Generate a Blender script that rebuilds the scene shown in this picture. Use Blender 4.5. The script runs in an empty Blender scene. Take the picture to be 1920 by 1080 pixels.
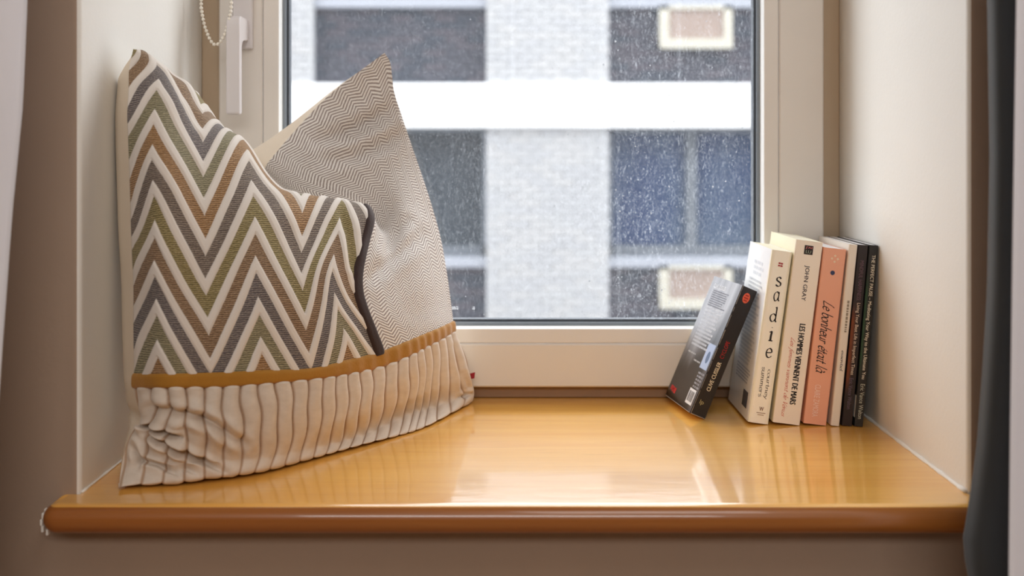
import bpy, math, random
import numpy as np
from mathutils import Vector, Matrix

random.seed(7)
rng = np.random.default_rng(7)
S = bpy.context.scene
COL = S.collection

# ------------------------------------------------------------------ camera, sky, lights, exposure
FPX = 2140.0            # focal length in pixels of the 1920 px wide frame
CAMZ = 0.34
CX, CY = 960.0, 280.0   # where the optical axis meets the frame
cam_d = bpy.data.cameras.new('camera')
cam_d.sensor_width = 36.0
cam_d.lens = FPX / 1920.0 * 36.0
cam_d.shift_y = -(540.0 - CY) / 1920.0
cam_d.clip_start = 0.02
cam_d.dof.use_dof = True
cam_d.dof.focus_distance = 1.33
cam_d.dof.aperture_fstop = 4.0
cam = bpy.data.objects.new('camera', cam_d)
cam.location = (0, 0, CAMZ)
cam.rotation_euler = (math.pi / 2, 0, 0)
COL.objects.link(cam)
S.camera = cam

world = bpy.data.worlds.new('overcast_sky')
S.world = world
world.use_nodes = True
bg = world.node_tree.nodes['Background']
bg.inputs[0].default_value = (0.93, 0.965, 1.0, 1)
bg.inputs[1].default_value = 4.8


def area(name, loc, target, sx, sy, power, col):
    d = bpy.data.lights.new(name, 'AREA')
    d.shape = 'RECTANGLE'
    d.size, d.size_y, d.energy, d.color = sx, sy, power, col
    o = bpy.data.objects.new(name, d)
    o.location = loc
    o.rotation_euler = (Vector(target) - Vector(loc)).to_track_quat('-Z', 'Y').to_euler()
    COL.objects.link(o)
    return o


# fill lights added behind and above the camera, and a portal for the window in view
area('room_fill_light', (0.0, -1.55, 1.45), (0.12, 1.3, 0.1), 1.7, 0.5, 23.5, (1.0, 0.985, 0.965))
area('overhead_fill_light', (0.4, 0.0, 1.7), (0.35, 0.3, 0.0), 0.7, 0.7, 7.0, (1.0, 0.97, 0.93))  # added overhead fill, no fitting modelled
por = area('window_portal', (0.012, 1.70, 0.75), (0.012, 0, 0.75), 0.86, 1.48, 1.0, (1, 1, 1))
por.data.cycles.is_portal = True

vs = S.view_settings
S.display_settings.display_device = 'sRGB'
vs.view_transform = 'Standard'
vs.look = 'None'
vs.exposure = 0.0
vs.gamma = 1.0
vs.use_curve_mapping = False
S.cycles.max_bounces = 10
S.cycles.diffuse_bounces = 5
S.cycles.transparent_max_bounces = 12
S.cycles.caustics_reflective = False
S.cycles.caustics_refractive = False
S.cycles.sample_clamp_indirect = 4.0


# ------------------------------------------------------------------ helpers
def at(px, py, d):
    """A point of the room seen at pixel (px, py), d metres in front of the camera plane."""
    return Vector(((px - CX) * d / FPX, d, CAMZ - (py - CY) * d / FPX))


def lin(r, g, b):
    f = lambda c: (c / 255.0) / 12.92 if c / 255.0 <= 0.04045 else ((c / 255.0 + 0.055) / 1.055) ** 2.4
    return (f(r), f(g), f(b), 1.0)


def mesh_obj(name, verts, faces, mat=None, parent=None, smooth=False, uvs=None, mats=None, midx=None, loc=None):
    me = bpy.data.meshes.new(name)
    me.from_pydata([tuple(v) for v in verts], [], faces)
    if mats:
        for m in mats:
            me.materials.append(m)
        if midx is not None:
            me.polygons.foreach_set('material_index', midx)
    elif mat:
        me.materials.append(mat)
    if uvs is not None:
        uvl = me.uv_layers.new(name='UVMap')
        li = np.zeros(len(me.loops), dtype=np.int32)
        me.loops.foreach_get('vertex_index', li)
        uvl.data.foreach_set('uv', np.asarray(uvs, dtype=np.float32)[li].ravel())
    if smooth:
        me.polygons.foreach_set('use_smooth', [True] * len(me.polygons))
    me.update()
    o = bpy.data.objects.new(name, me)
    COL.objects.link(o)
    if parent:
        o.parent = parent
    if loc is not None:
        o.location = loc
    return o


def empty(name, loc=(0, 0, 0), rot=(0, 0, 0)):
    o = bpy.data.objects.new(name, None)
    o.empty_display_size = 0.05
    o.location = loc
    o.rotation_euler = rot
    COL.objects.link(o)
    return o


def tag(o, label=None, cat=None, group=None, kind=None):
    if label: o['label'] = label
    if cat: o['category'] = cat
    if group: o['group'] = group
    if kind: o['kind'] = kind
    return o


class MB:
    """Collects shapes that belong to ONE part."""
    def __init__(s):
        s.v, s.f, s.m = [], [], []

    def add(s, vs_, fs, m=0):
        n = len(s.v)
        s.v += [tuple(v) for v in vs_]
        s.f += [tuple(i + n for i in f) for f in fs]
        s.m += [m] * len(fs)
        return s

    def box(s, x0, x1, y0, y1, z0, z1, m=0):
        vs_ = [(x, y, z) for z in (z0, z1) for y in (y0, y1) for x in (x0, x1)]
        return s.add(vs_, [(0, 2, 3, 1), (4, 5, 7, 6), (0, 1, 5, 4), (2, 6, 7, 3), (0, 4, 6, 2), (1, 3, 7, 5)], m)

    def bbox(s, x0, x1, y0, y1, z0, z1, b, m=0):
        """box with chamfered edges"""
        vs_, idx = [], {}
        for i, (xa, xb) in enumerate(((x0, x0 + b), (x1, x1 - b))):
            for j, (ya, yb) in enumerate(((y0, y0 + b), (y1, y1 - b))):
                for k, (za, zb) in enumerate(((z0, z0 + b), (z1, z1 - b))):
                    for a, p in enumerate(((xa, yb, zb), (xb, ya, zb), (xb, yb, za))):
                        idx[i, j, k, a] = len(vs_)
                        vs_.append(p)
        g = lambda i, j, k, a: idx[i, j, k, a]
        fs = []
        for i in (0, 1):
            fs.append([g(i, 0, 0, 0), g(i, 1, 0, 0), g(i, 1, 1, 0), g(i, 0, 1, 0)])
            fs.append([g(0, i, 0, 1), g(1, i, 0, 1), g(1, i, 1, 1), g(0, i, 1, 1)])
            fs.append([g(0, 0, i, 2), g(1, 0, i, 2), g(1, 1, i, 2), g(0, 1, i, 2)])
            for j in (0, 1):
                fs.append([g(i, j, 0, 0), g(i, j, 1, 0), g(i, j, 1, 1), g(i, j, 0, 1)])
                fs.append([g(i, 0, j, 0), g(i, 1, j, 0), g(i, 1, j, 2), g(i, 0, j, 2)])
                fs.append([g(0, i, j, 1), g(1, i, j, 1), g(1, i, j, 2), g(0, i, j, 2)])
                for k in (0, 1):
                    fs.append([g(i, j, k, 0), g(i, j, k, 1), g(i, j, k, 2)])
        c = np.array([(x0 + x1) / 2, (y0 + y1) / 2, (z0 + z1) / 2])
        out = []
        for f in fs:
            p = np.array([vs_[q] for q in f])
            n = np.cross(p[1] - p[0], p[2] - p[0])
            out.append(f if np.dot(n, p.mean(0) - c) > 0 else f[::-1])
        return s.add(vs_, out, m)

    def prism(s, poly, h0, h1, axis='z', m=0, cap=True):
        """poly: 2-D outline, extruded along axis. (a, b) are the other two axes in order."""
        n = len(poly)
        def P(a, b, h):
            return {'z': (a, b, h), 'y': (a, h, b), 'x': (h, a, b)}[axis]
        vs_ = [P(a, b, h0) for a, b in poly] + [P(a, b, h1) for a, b in poly]
        ar = sum(poly[i][0] * poly[(i + 1) % n][1] - poly[(i + 1) % n][0] * poly[i][1] for i in range(n))
        flip = (ar < 0) != (axis == 'y')
        fs = [(i, (i + 1) % n, n + (i + 1) % n, n + i) for i in range(n)]
        if cap:
            fs += [tuple(range(n))[::-1], tuple(range(n, 2 * n))]
        if flip:
            fs = [f[::-1] for f in fs]
        return s.add(vs_, fs, m)

    def tube(s, pts, r, seg=8, m=0):
        pts = [Vector(p) for p in pts]
        rr = r if isinstance(r, (list, tuple)) else [r] * len(pts)
        vs_, fs = [], []
        for i, p in enumerate(pts):
            t = (pts[min(i + 1, len(pts) - 1)] - pts[max(i - 1, 0)]).normalized()
            u = t.cross(Vector((0.123, 0.94, 0.31))).normalized()
            w = t.cross(u)
            for k in range(seg):
                a = 2 * math.pi * k / seg
                vs_.append(p + u * math.cos(a) * rr[i] + w * math.sin(a) * rr[i])
        for i in range(len(pts) - 1):
            for k in range(seg):
                a, b = i * seg + k, i * seg + (k + 1) % seg
                fs.append((a, b, b + seg, a + seg))
        fs += [tuple(range(seg))[::-1], tuple(range((len(pts) - 1) * seg, len(pts) * seg))]
        return s.add(vs_, fs, m)

    def build(s, name, mat=None, parent=None, smooth=False, mats=None, loc=None):
        return mesh_obj(name, s.v, s.f, mat, parent, smooth, mats=mats, midx=s.m if mats else None, loc=loc)


# ------------------------------------------------------------------ materials
def new_mat(name):
    m = bpy.data.materials.new(name)
    m.use_nodes = True
    nt = m.node_tree
    return m, nt, nt.nodes['Principled BSDF']


class NG:
    """tiny node-graph helper"""
    def __init__(s, nt):
        s.nt = nt

    def n(s, t, **kw):
        nd = s.nt.nodes.new(t)
        for k, v in kw.items():
            setattr(nd, k, v)
        return nd

    def link(s, a, b):
        s.nt.links.new(a, b)

    def set(s, sock, v):
        if isinstance(v, bpy.types.NodeSocket):
            s.link(v, sock)
        else:
            sock.default_value = v

    def math(s, op, a, b=0.0, c=None, clamp=False):
        nd = s.n('ShaderNodeMath', operation=op, use_clamp=clamp)
        s.set(nd.inputs[0], a)
        s.set(nd.inputs[1], b)
        if c is not None:
            s.set(nd.inputs[2], c)
        return nd.outputs[0]

    def mix(s, f, a, b, blend='MIX'):
        nd = s.n('ShaderNodeMix', data_type='RGBA', blend_type=blend)
        s.set(nd.inputs[0], f)
        s.set(nd.inputs[6], a)
        s.set(nd.inputs[7], b)
        return nd.outputs[2]

    def noise(s, scale, vec=None, detail=3.0, rough=0.55, dist=0.0):
        nd = s.n('ShaderNodeTexNoise')
        nd.inputs['Scale'].default_value = scale
        nd.inputs['Detail'].default_value = detail
        nd.inputs['Roughness'].default_value = rough
        nd.inputs['Distortion'].default_value = dist
        if vec is not None:
            s.link(vec, nd.inputs['Vector'])
        return nd.outputs[0]

    def coord(s, out='Object', scale=(1, 1, 1), rot=(0, 0, 0)):
        tc = s.n('ShaderNodeTexCoord')
        mp = s.n('ShaderNodeMapping')
        mp.inputs['Scale'].default_value = scale
        mp.inputs['Rotation'].default_value = rot
        s.link(tc.outputs[out], mp.inputs[0])
        return mp.outputs[0]

    def smooth(s, x, a, b):
        nd = s.n('ShaderNodeMapRange', interpolation_type='SMOOTHSTEP')
        s.set(nd.inputs[0], x)
        nd.inputs[1].default_value = a
        nd.inputs[2].default_value = b
        return nd.outputs[0]

    def bump(s, h, strength, dist, bsdf):
        nd = s.n('ShaderNodeBump')
        nd.inputs['Strength'].default_value = strength
        nd.inputs['Distance'].default_value = dist
        s.link(h, nd.inputs['Height'])
        s.link(nd.outputs[0], bsdf.inputs['Normal'])


def simple(name, rgb, rough=0.6, var=0.06, scale=60, bump=0.0, spec=0.4, metal=0.0, sheen=0.0, bscale=None):
    m, nt, b = new_mat(name)
    g = NG(nt)
    c = lin(*rgb)
    vec = g.coord('Object')
    nz = g.noise(scale, vec)
    dark = tuple(x * (1 - var) for x in c[:3]) + (1,)
    lite = tuple(min(1, x * (1 + var)) for x in c[:3]) + (1,)
    g.link(g.mix(nz, dark, lite), b.inputs['Base Color'])
    b.inputs['Roughness'].default_value = rough
    b.inputs['Specular IOR Level'].default_value = spec
    b.inputs['Metallic'].default_value = metal
    if sheen:
        b.inputs['Sheen Weight'].default_value = sheen
        b.inputs['Sheen Roughness'].default_value = 0.4
    if bump:
        g.bump(g.noise(bscale or scale * 4, vec, 4), bump, 0.001, b)
    return m


M = {}
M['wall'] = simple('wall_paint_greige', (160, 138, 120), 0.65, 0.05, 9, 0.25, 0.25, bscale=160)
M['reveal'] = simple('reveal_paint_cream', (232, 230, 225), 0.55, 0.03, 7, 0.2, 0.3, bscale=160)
M['room'] = simple('room_paint', (208, 196, 182), 0.8)
M['floor'] = simple('floor_boards', (200, 165, 128), 0.5, 0.2, 12)
M['upvc'] = simple('white_window_plastic', (221, 214, 206), 0.38, 0.02, 20, 0.05, 0.4)
M['upvc_lit'] = simple('lit_bead_slope', (240, 240, 238), 0.3, 0.01, 20)
M['gasket'] = simple('grey_rubber_gasket', (82, 88, 96), 0.5, 0.05, 90)
M['spacer'] = simple('grey_glazing_spacer', (128, 136, 144), 0.35, 0.04, 90)
M['recess'] = simple('rail_shade_brown', (150, 122, 98), 0.6, 0.05, 30)  # brown stands in for the shadow gap under the sash
M['handle'] = simple('pearl_grey_handle', (214, 208, 208), 0.28, 0.02, 60, 0, 0.5)
M['bead'] = simple('ivory_plastic_bead', (238, 232, 220), 0.25, 0.02, 40, 0, 0.5)
M['caulk'] = simple('white_caulk', (240, 236, 228), 0.5, 0.05, 120, 0.4)


def wood_mat(name='honey_varnished_wood', lo=(232, 168, 74), hi=(244, 187, 94)):
    m, nt, b = new_mat(name)
    g = NG(nt)
    v1 = g.coord('Object', (3.2, 46, 46))
    n1 = g.noise(1.0, v1, 6, 0.6, 0.6)
    v2 = g.coord('Object', (1.1, 7.5, 7.5))
    n2 = g.noise(1.0, v2, 3, 0.5, 0.3)
    v3 = g.coord('Object', (14, 260, 260))
    n3 = g.noise(1.0, v3, 2, 0.6)
    f = g.math('ADD', g.math('MULTIPLY', n1, 0.55), g.math('MULTIPLY', n2, 0.45))
    f = g.smooth(f, 0.34, 0.68)
    base = g.mix(f, lin(*lo), lin(*hi))
    base = g.mix(g.math('MULTIPLY', g.smooth(n3, 0.55, 0.75), 0.16), base, lin(150, 88, 30))
    g.link(base, b.inputs['Base Color'])
    b.inputs['Roughness'].default_value = 0.33
    b.inputs['Coat Weight'].default_value = 1.0
    b.inputs['Coat IOR'].default_value = 1.7
    g.set(b.inputs['Coat Roughness'], g.math('MULTIPLY_ADD', g.noise(38, g.coord('Object', (1, 3, 3))), 0.06, 0.045))
    nd = g.n('ShaderNodeBump')
    nd.inputs['Strength'].default_value = 0.12
    nd.inputs['Distance'].default_value = 0.0006
    g.link(g.noise(30, g.coord('Object', (0.6, 2.2, 2.2)), 2), nd.inputs['Height'])
    g.link(nd.outputs[0], b.inputs['Coat Normal'])
    return m


M['wood'] = wood_mat()
M['nosing'] = wood_mat('shaded_wood_nosing', (150, 86, 32), (166, 103, 44))  # darker copy of the sill wood, shade of the nose front painted in
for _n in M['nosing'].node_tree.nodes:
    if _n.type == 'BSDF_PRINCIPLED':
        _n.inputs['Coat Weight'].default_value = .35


def glass_mat():
    """clear pane with dried rain dirt: specks, streaks and a light haze"""
    m, nt, b = new_mat('rain_spotted_glass')
    g = NG(nt)
    nt.nodes.remove(b)
    out = nt.nodes['Material Output']
    tr = g.n('ShaderNodeBsdfTransparent')
    gl = g.n('ShaderNodeBsdfGlossy')
    gl.inputs['Roughness'].default_value = 0.02
    fr = g.n('ShaderNodeFresnel')
    fr.inputs[0].default_value = 1.45
    m1 = g.n('ShaderNodeMixShader')
    g.link(g.math('MULTIPLY', fr.outputs[0], 0.8), m1.inputs[0])
    g.link(tr.outputs[0], m1.inputs[1])
    g.link(gl.outputs[0], m1.inputs[2])
    df = g.n('ShaderNodeBsdfTranslucent')
    df.inputs[0].default_value = (0.86, 0.9, 0.95, 1)
    streak = g.noise(1.0, g.coord('Object', (420, 1, 150), (0, math.radians(26), 0)), 4, 0.65, 1.6)
    speck = g.noise(1.0, g.coord('Object', (520, 1, 430)), 2, 0.6)
    vert = g.noise(1.0, g.coord('Object', (70, 1, 1.5)), 3, 0.6)
    big = g.noise(1.0, g.coord('Object', (5, 1, 4)), 3, 0.6)
    tcx = g.n('ShaderNodeTexCoord'); spx = g.n('ShaderNodeSeparateXYZ')
    g.link(tcx.outputs['Object'], spx.inputs[0])
    rgt = g.smooth(spx.outputs[0], .06, .20)          # the wind drives the rain against this half of the pane
    zone = g.math('MULTIPLY_ADD', g.smooth(big, 0.35, 0.7), 0.35, g.math('MULTIPLY_ADD', rgt, .6, .18))
    d = g.math('MULTIPLY', g.smooth(streak, 0.46, 0.78), 0.36)
    d = g.math('MULTIPLY', d, zone)
    d = g.math('ADD', d, g.math('MULTIPLY', g.smooth(speck, 0.64, 0.8), 0.22))
    d = g.math('ADD', d, g.math('MULTIPLY', g.smooth(vert, 0.6, 0.8), 0.07))
    d = g.math('ADD', d, 0.035, clamp=True)
    m2 = g.n('ShaderNodeMixShader')
    g.link(d, m2.inputs[0])
    g.link(m1.outputs[0], m2.inputs[1])
    g.link(df.outputs[0], m2.inputs[2])
    g.link(m2.outputs[0], out.inputs[0])
    return m


M['glass'] = glass_mat()


def water_mat():
    m, nt, b = new_mat('water_drop')
    b.inputs['Base Color'].default_value = (1, 1, 1, 1)
    b.inputs['Transmission Weight'].default_value = 1.0
    b.inputs['Roughness'].default_value = 0.0
    b.inputs['IOR'].default_value = 1.33
    return m


M['water'] = water_mat()


def curtain_mat(name, rgb, trans, rough=0.9, sheen=0.2):
    m, nt, b = new_mat(name)
    g = NG(nt)
    c = lin(*rgb)
    nz = g.noise(40, g.coord('Object', (1, 1, 0.15)))
    g.link(g.mix(nz, tuple(x * 0.93 for x in c[:3]) + (1,), c), b.inputs['Base Color'])
    b.inputs['Roughness'].default_value = rough
    b.inputs['Specular IOR Level'].default_value = 0.2
    b.inputs['Sheen Weight'].default_value = sheen
    wv = g.noise(900, g.coord('Object'), 1)
    g.bump(wv, 0.15, 0.0005, b)
    if trans:
        out = nt.nodes['Material Output']
        t = g.n('ShaderNodeBsdfTranslucent')
        t.inputs[0].default_value = c
        mx = g.n('ShaderNodeMixShader')
        mx.inputs[0].default_value = trans
        g.link(b.outputs[0], mx.inputs[1])
        g.link(t.outputs[0], mx.inputs[2])
        g.link(mx.outputs[0], out.inputs[0])
    return m


M['curtain_white'] = curtain_mat('white_lining_cloth', (246, 246, 252), 0.2)
M['curtain_dark'] = curtain_mat('charcoal_curtain_cloth', (62, 65, 67), 0.0, 0.7, 0.2)

# ------------------------------------------------------------------ wall with the window opening, room
XL, XR = -0.4258, 0.4495          # reveal faces
YF, YB, YO = 1.125, 1.565, 1.76   # room face, fixed-frame face, outer face
ZT = 1.5                          # soffit
RX0, RX1, RZ0, RZ1, RYB = -1.9, 1.9, -0.75, 1.8, -2.6


def wall_front():
    r = 0.007
    def corner(x, sgn):
        pts = []
        for k in range(7):
            a = math.pi / 2 * k / 6
            pts.append((x - sgn * r * (1 - math.sin(a)), YF + r * (1 - math.cos(a))))
        return pts
    mb = MB()
    # left block (outline counter-clockwise seen from above)
    left = [(RX0 - 0.1, YF)] + corner(XL, 1) + [(XL, YO), (RX0 - 0.1, YO)]
    right = [(RX1 + 0.1, YF)] + corner(XR, -1) + [(XR, YO), (RX1 + 0.1, YO)]
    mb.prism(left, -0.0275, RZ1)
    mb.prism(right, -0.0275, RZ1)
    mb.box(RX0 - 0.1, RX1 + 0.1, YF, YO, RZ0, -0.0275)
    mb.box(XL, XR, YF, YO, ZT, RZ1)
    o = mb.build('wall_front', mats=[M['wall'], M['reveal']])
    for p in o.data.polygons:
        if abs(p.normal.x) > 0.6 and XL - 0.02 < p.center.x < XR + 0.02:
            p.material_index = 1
    return tag(o, kind='structure')


wall_front()
for nm, bx in (('wall_left', (RX0 - 0.1, RX0, RYB, YF, RZ0, RZ1)), ('wall_right', (RX1, RX1 + 0.1, RYB, YF, RZ0, RZ1)),
               ('wall_back', (RX0 - 0.1, RX1 + 0.1, RYB - 0.1, RYB, RZ0, RZ1)),
               ('ceiling', (RX0 - 0.1, RX1 + 0.1, RYB - 0.1, YO, RZ1, RZ1 + 0.1))):
    tag(MB().box(*bx).build(nm, M['room']), kind='structure')
tag(MB().box(RX0 - 0.1, RX1 + 0.1, RYB - 0.1, YO, RZ0 - 0.1, RZ0).build('floor', M['floor']), kind='structure')

# white caulk joints between sill and reveals
for nm, x, sg in (('trim_1', XL, 1), ('trim_2', XR, -1)):
    mb = MB()
    pts, rad = [], []
    for k in range(40):
        y = YF + 0.004 + (YB - YF - 0.01) * k / 39
        pts.append((x + sg * 0.0006, y, 0.0008))
        rad.append((0.0024 if sg < 0 else 0.0014) * (1 + 0.35 * math.sin(k * 1.9) * math.sin(k * 0.7 + 1)))
    mb.tube(pts, rad, 6)
    tag(mb.build(nm, M['caulk'], smooth=True), kind='structure')

# ------------------------------------------------------------------ sill board
def sill():
    top, bot = 0.0, -0.0282
    y0 = 1.083                       # front of the nose
    rr = 0.0141
    ex0, ex1 = -0.4505, 0.4745       # ears in front of the wall
    mb = MB()
    # plan outline of the nose strip with rounded ear corners, profile bullnose
    cr = 0.016
    outline = []
    for k in range(9):
        a = math.pi + math.pi / 2 * k / 8
        outline.append((ex0 + cr + cr * math.cos(a), y0 + cr + cr * math.sin(a)))
    for k in range(9):
        a = 1.5 * math.pi + math.pi / 2 * k / 8
        outline.append((ex1 - cr + cr * math.cos(a), y0 + cr + cr * math.sin(a)))
    path = [(ex0, YF)] + outline + [(ex1, YF)]
    n = len(path)
    # inward normals
    nrm = []
    for i in range(n):
        a = Vector(path[max(i - 1, 0)]); b = Vector(path[min(i + 1, n - 1)])
        t = (b - a).normalized()
        nrm.append((-t.y, t.x))
    prof = []
    for k in range(13):
        a = math.pi / 2 - math.pi * k / 12
        prof.append((rr * (1 - math.cos(a)) * 1.0, -rr + rr * math.sin(a)))
    vs_, fs = [], []
    for (x, y), (nx, ny) in zip(path, nrm):
        for q, z in prof:
            vs_.append((x + nx * q, y + ny * q, z))
    L = len(prof)
    for i in range(n - 1):
        for k in range(L - 1):
            fs.append((i * L + k, i * L + k + 1, (i + 1) * L + k + 1, (i + 1) * L + k))
    # top and bottom faces of the nose strip
    fs.append(tuple(i * L for i in range(n)))
    fs.append(tuple(i * L + L - 1 for i in range(n))[::-1])
    fs.append(tuple(range(L)))
    fs.append(tuple(range((n - 1) * L, n * L))[::-1])
    mb.add(vs_, fs)
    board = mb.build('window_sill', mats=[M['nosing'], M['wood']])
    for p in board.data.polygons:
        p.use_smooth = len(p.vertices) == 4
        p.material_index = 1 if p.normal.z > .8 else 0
    mb2 = MB().box(XL, XR, YF, YB + 0.03, bot, top)
    b2 = mb2.build('sill_board', M['wood'], board)
    # chipped paint left on the ear's end and a few dents in the varnish
    mb3 = MB()
    for (px, py) in ((83, 966), (80, 978), (82, 990), (88, 958), (91, 996)):
        p = at(px, py, 1.103)
        mb3.bbox(p.x - 0.0012, p.x + 0.0012, 1.099, 1.104, p.z - 0.003, p.z + 0.003, 0.0005)
    mb3.build('paint_chip', M['caulk'], board)
    return tag(board, 'honey coloured varnished wooden sill board with a rounded front nose', 'window sill')


sill()

# ------------------------------------------------------------------ window
def frame_ring(mb, x0, x1, z0, z1, wl, wr, wb, wt, y0, y1, bev=0.0015, m=0):
    mb.bbox(x0, x0 + wl, y0, y1, z0, z1, bev, m)
    mb.bbox(x1 - wr, x1, y0, y1, z0, z1, bev, m)
    mb.bbox(x0 + wl - bev, x1 - wr + bev, y0, y1, z0, z0 + wb, bev, m)
    mb.bbox(x0 + wl - bev, x1 - wr + bev, y0, y1, z1 - wt, z1, bev, m)
    return mb


def window():
    w = empty('window_1', (0.012, YB, 0.0))
    tag(w, kind='structure')
    W = lambda o: (setattr(o, 'parent', w), setattr(o, 'matrix_parent_inverse', Matrix.Translation((-0.012, -YB, 0))), o)[2]
    # fixed frame set back against the reveals
    mb = frame_ring(MB(), XL, XR, 0.0, ZT, 0.05, 0.05, 0.03, 0.05, YB, YB + 0.075)
    W(mb.build('window_frame', simple('frame_beige', (186, 164, 138), .5, .03, 20)))
    W(MB().bbox(XL + 0.03, XR - 0.03, YB - 0.004, YB + 0.01, 0.0005, 0.016, 0.001).build('rail_shade_strip', M['recess']))  # strip added in the colour of the shade below the sash
    # sash: four profiles round the pane
    ys = 1.545
    sx0, sx1, sz0, sz1 = -0.397, 0.4222, 0.0178, 1.46
    bx0, bx1, bz0, bz1 = -0.3378, 0.3617, 0.0767, 1.40    # where the glazing bead starts
    gx0, gx1, gz0, gz1 = -0.3164, 0.3420, 0.0965, 1.38    # inner edge of the bead, front
    sash = MB()
    frame_ring(sash, sx0, sx1, sz0, sz1, bx0 - sx0, sx1 - bx1, bz0 - sz0, sz1 - bz1, ys, ys + 0.06, 0.002)
    so = W(sash.build('sash', M['upvc']))
    # glazing bead: mitred ring with a face and a slope towards the pane
    def ring(x0, x1, z0, z1, y):
        return [(x0, y, z0), (x1, y, z0), (x1, y, z1), (x0, y, z1)]
    bead = MB()
    e = 0.0008
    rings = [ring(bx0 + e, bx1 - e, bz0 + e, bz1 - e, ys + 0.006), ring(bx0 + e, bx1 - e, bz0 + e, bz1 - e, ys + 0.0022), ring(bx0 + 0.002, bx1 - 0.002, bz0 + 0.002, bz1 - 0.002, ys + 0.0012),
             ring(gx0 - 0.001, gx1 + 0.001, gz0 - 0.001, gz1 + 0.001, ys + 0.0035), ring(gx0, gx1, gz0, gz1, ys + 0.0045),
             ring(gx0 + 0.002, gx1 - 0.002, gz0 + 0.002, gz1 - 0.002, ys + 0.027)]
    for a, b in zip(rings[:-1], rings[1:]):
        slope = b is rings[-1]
        bead.add(a + b, [(i, (i + 1) % 4, 4 + (i + 1) % 4, 4 + i) for i in range(4)], 1 if slope else 0)  # slope gets a lighter plastic, its daylight painted in
    W(bead.build('glazing_bead', mats=[M['upvc'], M['upvc_lit']]))
    gx0, gx1, gz0, gz1 = gx0 + 0.002, gx1 - 0.002, gz0 + 0.002, gz1 - 0.002
    gk = frame_ring(MB(), gx0 - 0.001, gx1 + 0.001, gz0 - 0.001, gz1 + 0.001, 0.0050, 0.0050, 0.0050, 0.0050, ys + 0.022, ys + 0.028, 0.0005)
    W(gk.build('gasket', M['spacer']))
    gk = frame_ring(MB(), gx0 - 0.001, gx1 + 0.001, gz0 - 0.001, gz1 + 0.001, 0.0085, 0.0085, 0.0085, 0.0085, ys + 0.029, ys + 0.044, 0.0005)
    W(gk.build('spacer_bar', M['gasket']))
    gl = MB().add([(gx0 - 0.001, ys + 0.0285, gz0 - 0.001), (gx1 + 0.001, ys + 0.0285, gz0 - 0.001),
                   (gx1 + 0.001, ys + 0.0285, gz1 + 0.001), (gx0 - 0.001, ys + 0.0285, gz1 + 0.001)], [(0, 1, 2, 3)])
    W(gl.build('glass_pane', M['glass']))
    # handle: plate, neck and lever
    hx = -0.3634
    hd = empty('window_handle', (0, 0, 0))
    hd.parent = w
    hd.matrix_parent_inverse = Matrix.Translation((-0.012, -YB, 0))
    pl = MB().bbox(hx - 0.0135, hx + 0.0135, ys - 0.0085, ys + 0.001, 0.4755, 0.62, 0.0018)
    pl.build('handle_plate', M['handle'], hd)
    prof = []     # side outline in (y, z)
    y_w, y_f = ys - 0.006, ys - 0.058
    for k in range(7):
        a = math.pi / 2 * k / 6
        prof.append((y_f + 0.012 - 0.012 * math.sin(a), 0.503 - 0.004 + 0.012 * math.cos(a) + 0.004))
    prof = prof[:1] + prof[1:]
    prof += [(y_f, 0.387), (y_f + 0.002, 0.3855), (y_f + 0.012, 0.3855), (y_f + 0.014, 0.388)]
    for k in range(6):
        a = math.pi / 2 * k / 5
        prof.append((y_f + 0.014 + 0.016 * (1 - math.cos(a)), 0.472 + 0.012 * math.sin(a)))
    prof += [(y_w, 0.486), (y_w, 0.515)]
    lv = MB().prism(prof, hx - 0.0095, hx + 0.0085, 'x').build('handle_lever', M['handle'], hd)
    bv = lv.modifiers.new('bevel', 'BEVEL')
    bv.width, bv.segments, bv.limit_method, bv.angle_limit = 0.0022, 3, 'ANGLE', math.radians(40)
    for p in lv.data.polygons:
        p.use_smooth = True
    lv.modifiers.new('wn', 'WEIGHTED_NORMAL')
    # raindrops on the outside of the pane
    drops = MB()
    yg = ys + 0.0291
    def drop(x, z, r, stretch=1.0):
        seg, n0 = 7, len(drops.v)
        vs_ = [(x, yg + r * 0.55, z)]
        for rad, yy in ((0.6, 0.42), (1.0, 0.0)):
            for k in range(seg):
                a = 2 * math.pi * k / seg + rad
                vs_.append((x + r * rad * math.cos(a), yg + r * yy, z + r * rad * stretch * math.sin(a)))
        fs = [(0, 1 + k, 1 + (k + 1) % seg) for k in range(seg)]
        fs += [(1 + k, 1 + seg + k, 1 + seg + (k + 1) % seg, 1 + (k + 1) % seg) for k in range(seg)]
        drops.add(vs_, fs)
    for _ in range(700):
        x = random.uniform(gx0 + 0.004, gx1 - 0.004)
        u = random.random()
        z = gz0 + 0.008 + (0.06 * random.random() ** 2 if u < 0.6 else random.random() * 0.5)
        if x < 0.05 and random.random() < 0.75:
            continue
        drop(x, z, random.uniform(0.00025, 0.0007), random.uniform(1.0, 1.5))
    for _ in range(28):
        drop(random.uniform(0.05, gx1 - 0.01), gz0 + random.uniform(0.01, 0.4), random.uniform(0.0008, 0.0013), random.uniform(1.0, 1.8))
    for px in (848, 852, 857, 888):
        p = at(px, 578, 1.574)
        drop(p.x, p.z, 0.0022, 1.1)
    o = W(drops.build('raindrops', M['water'], smooth=True))
    o['kind'] = 'stuff'


window()

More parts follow.
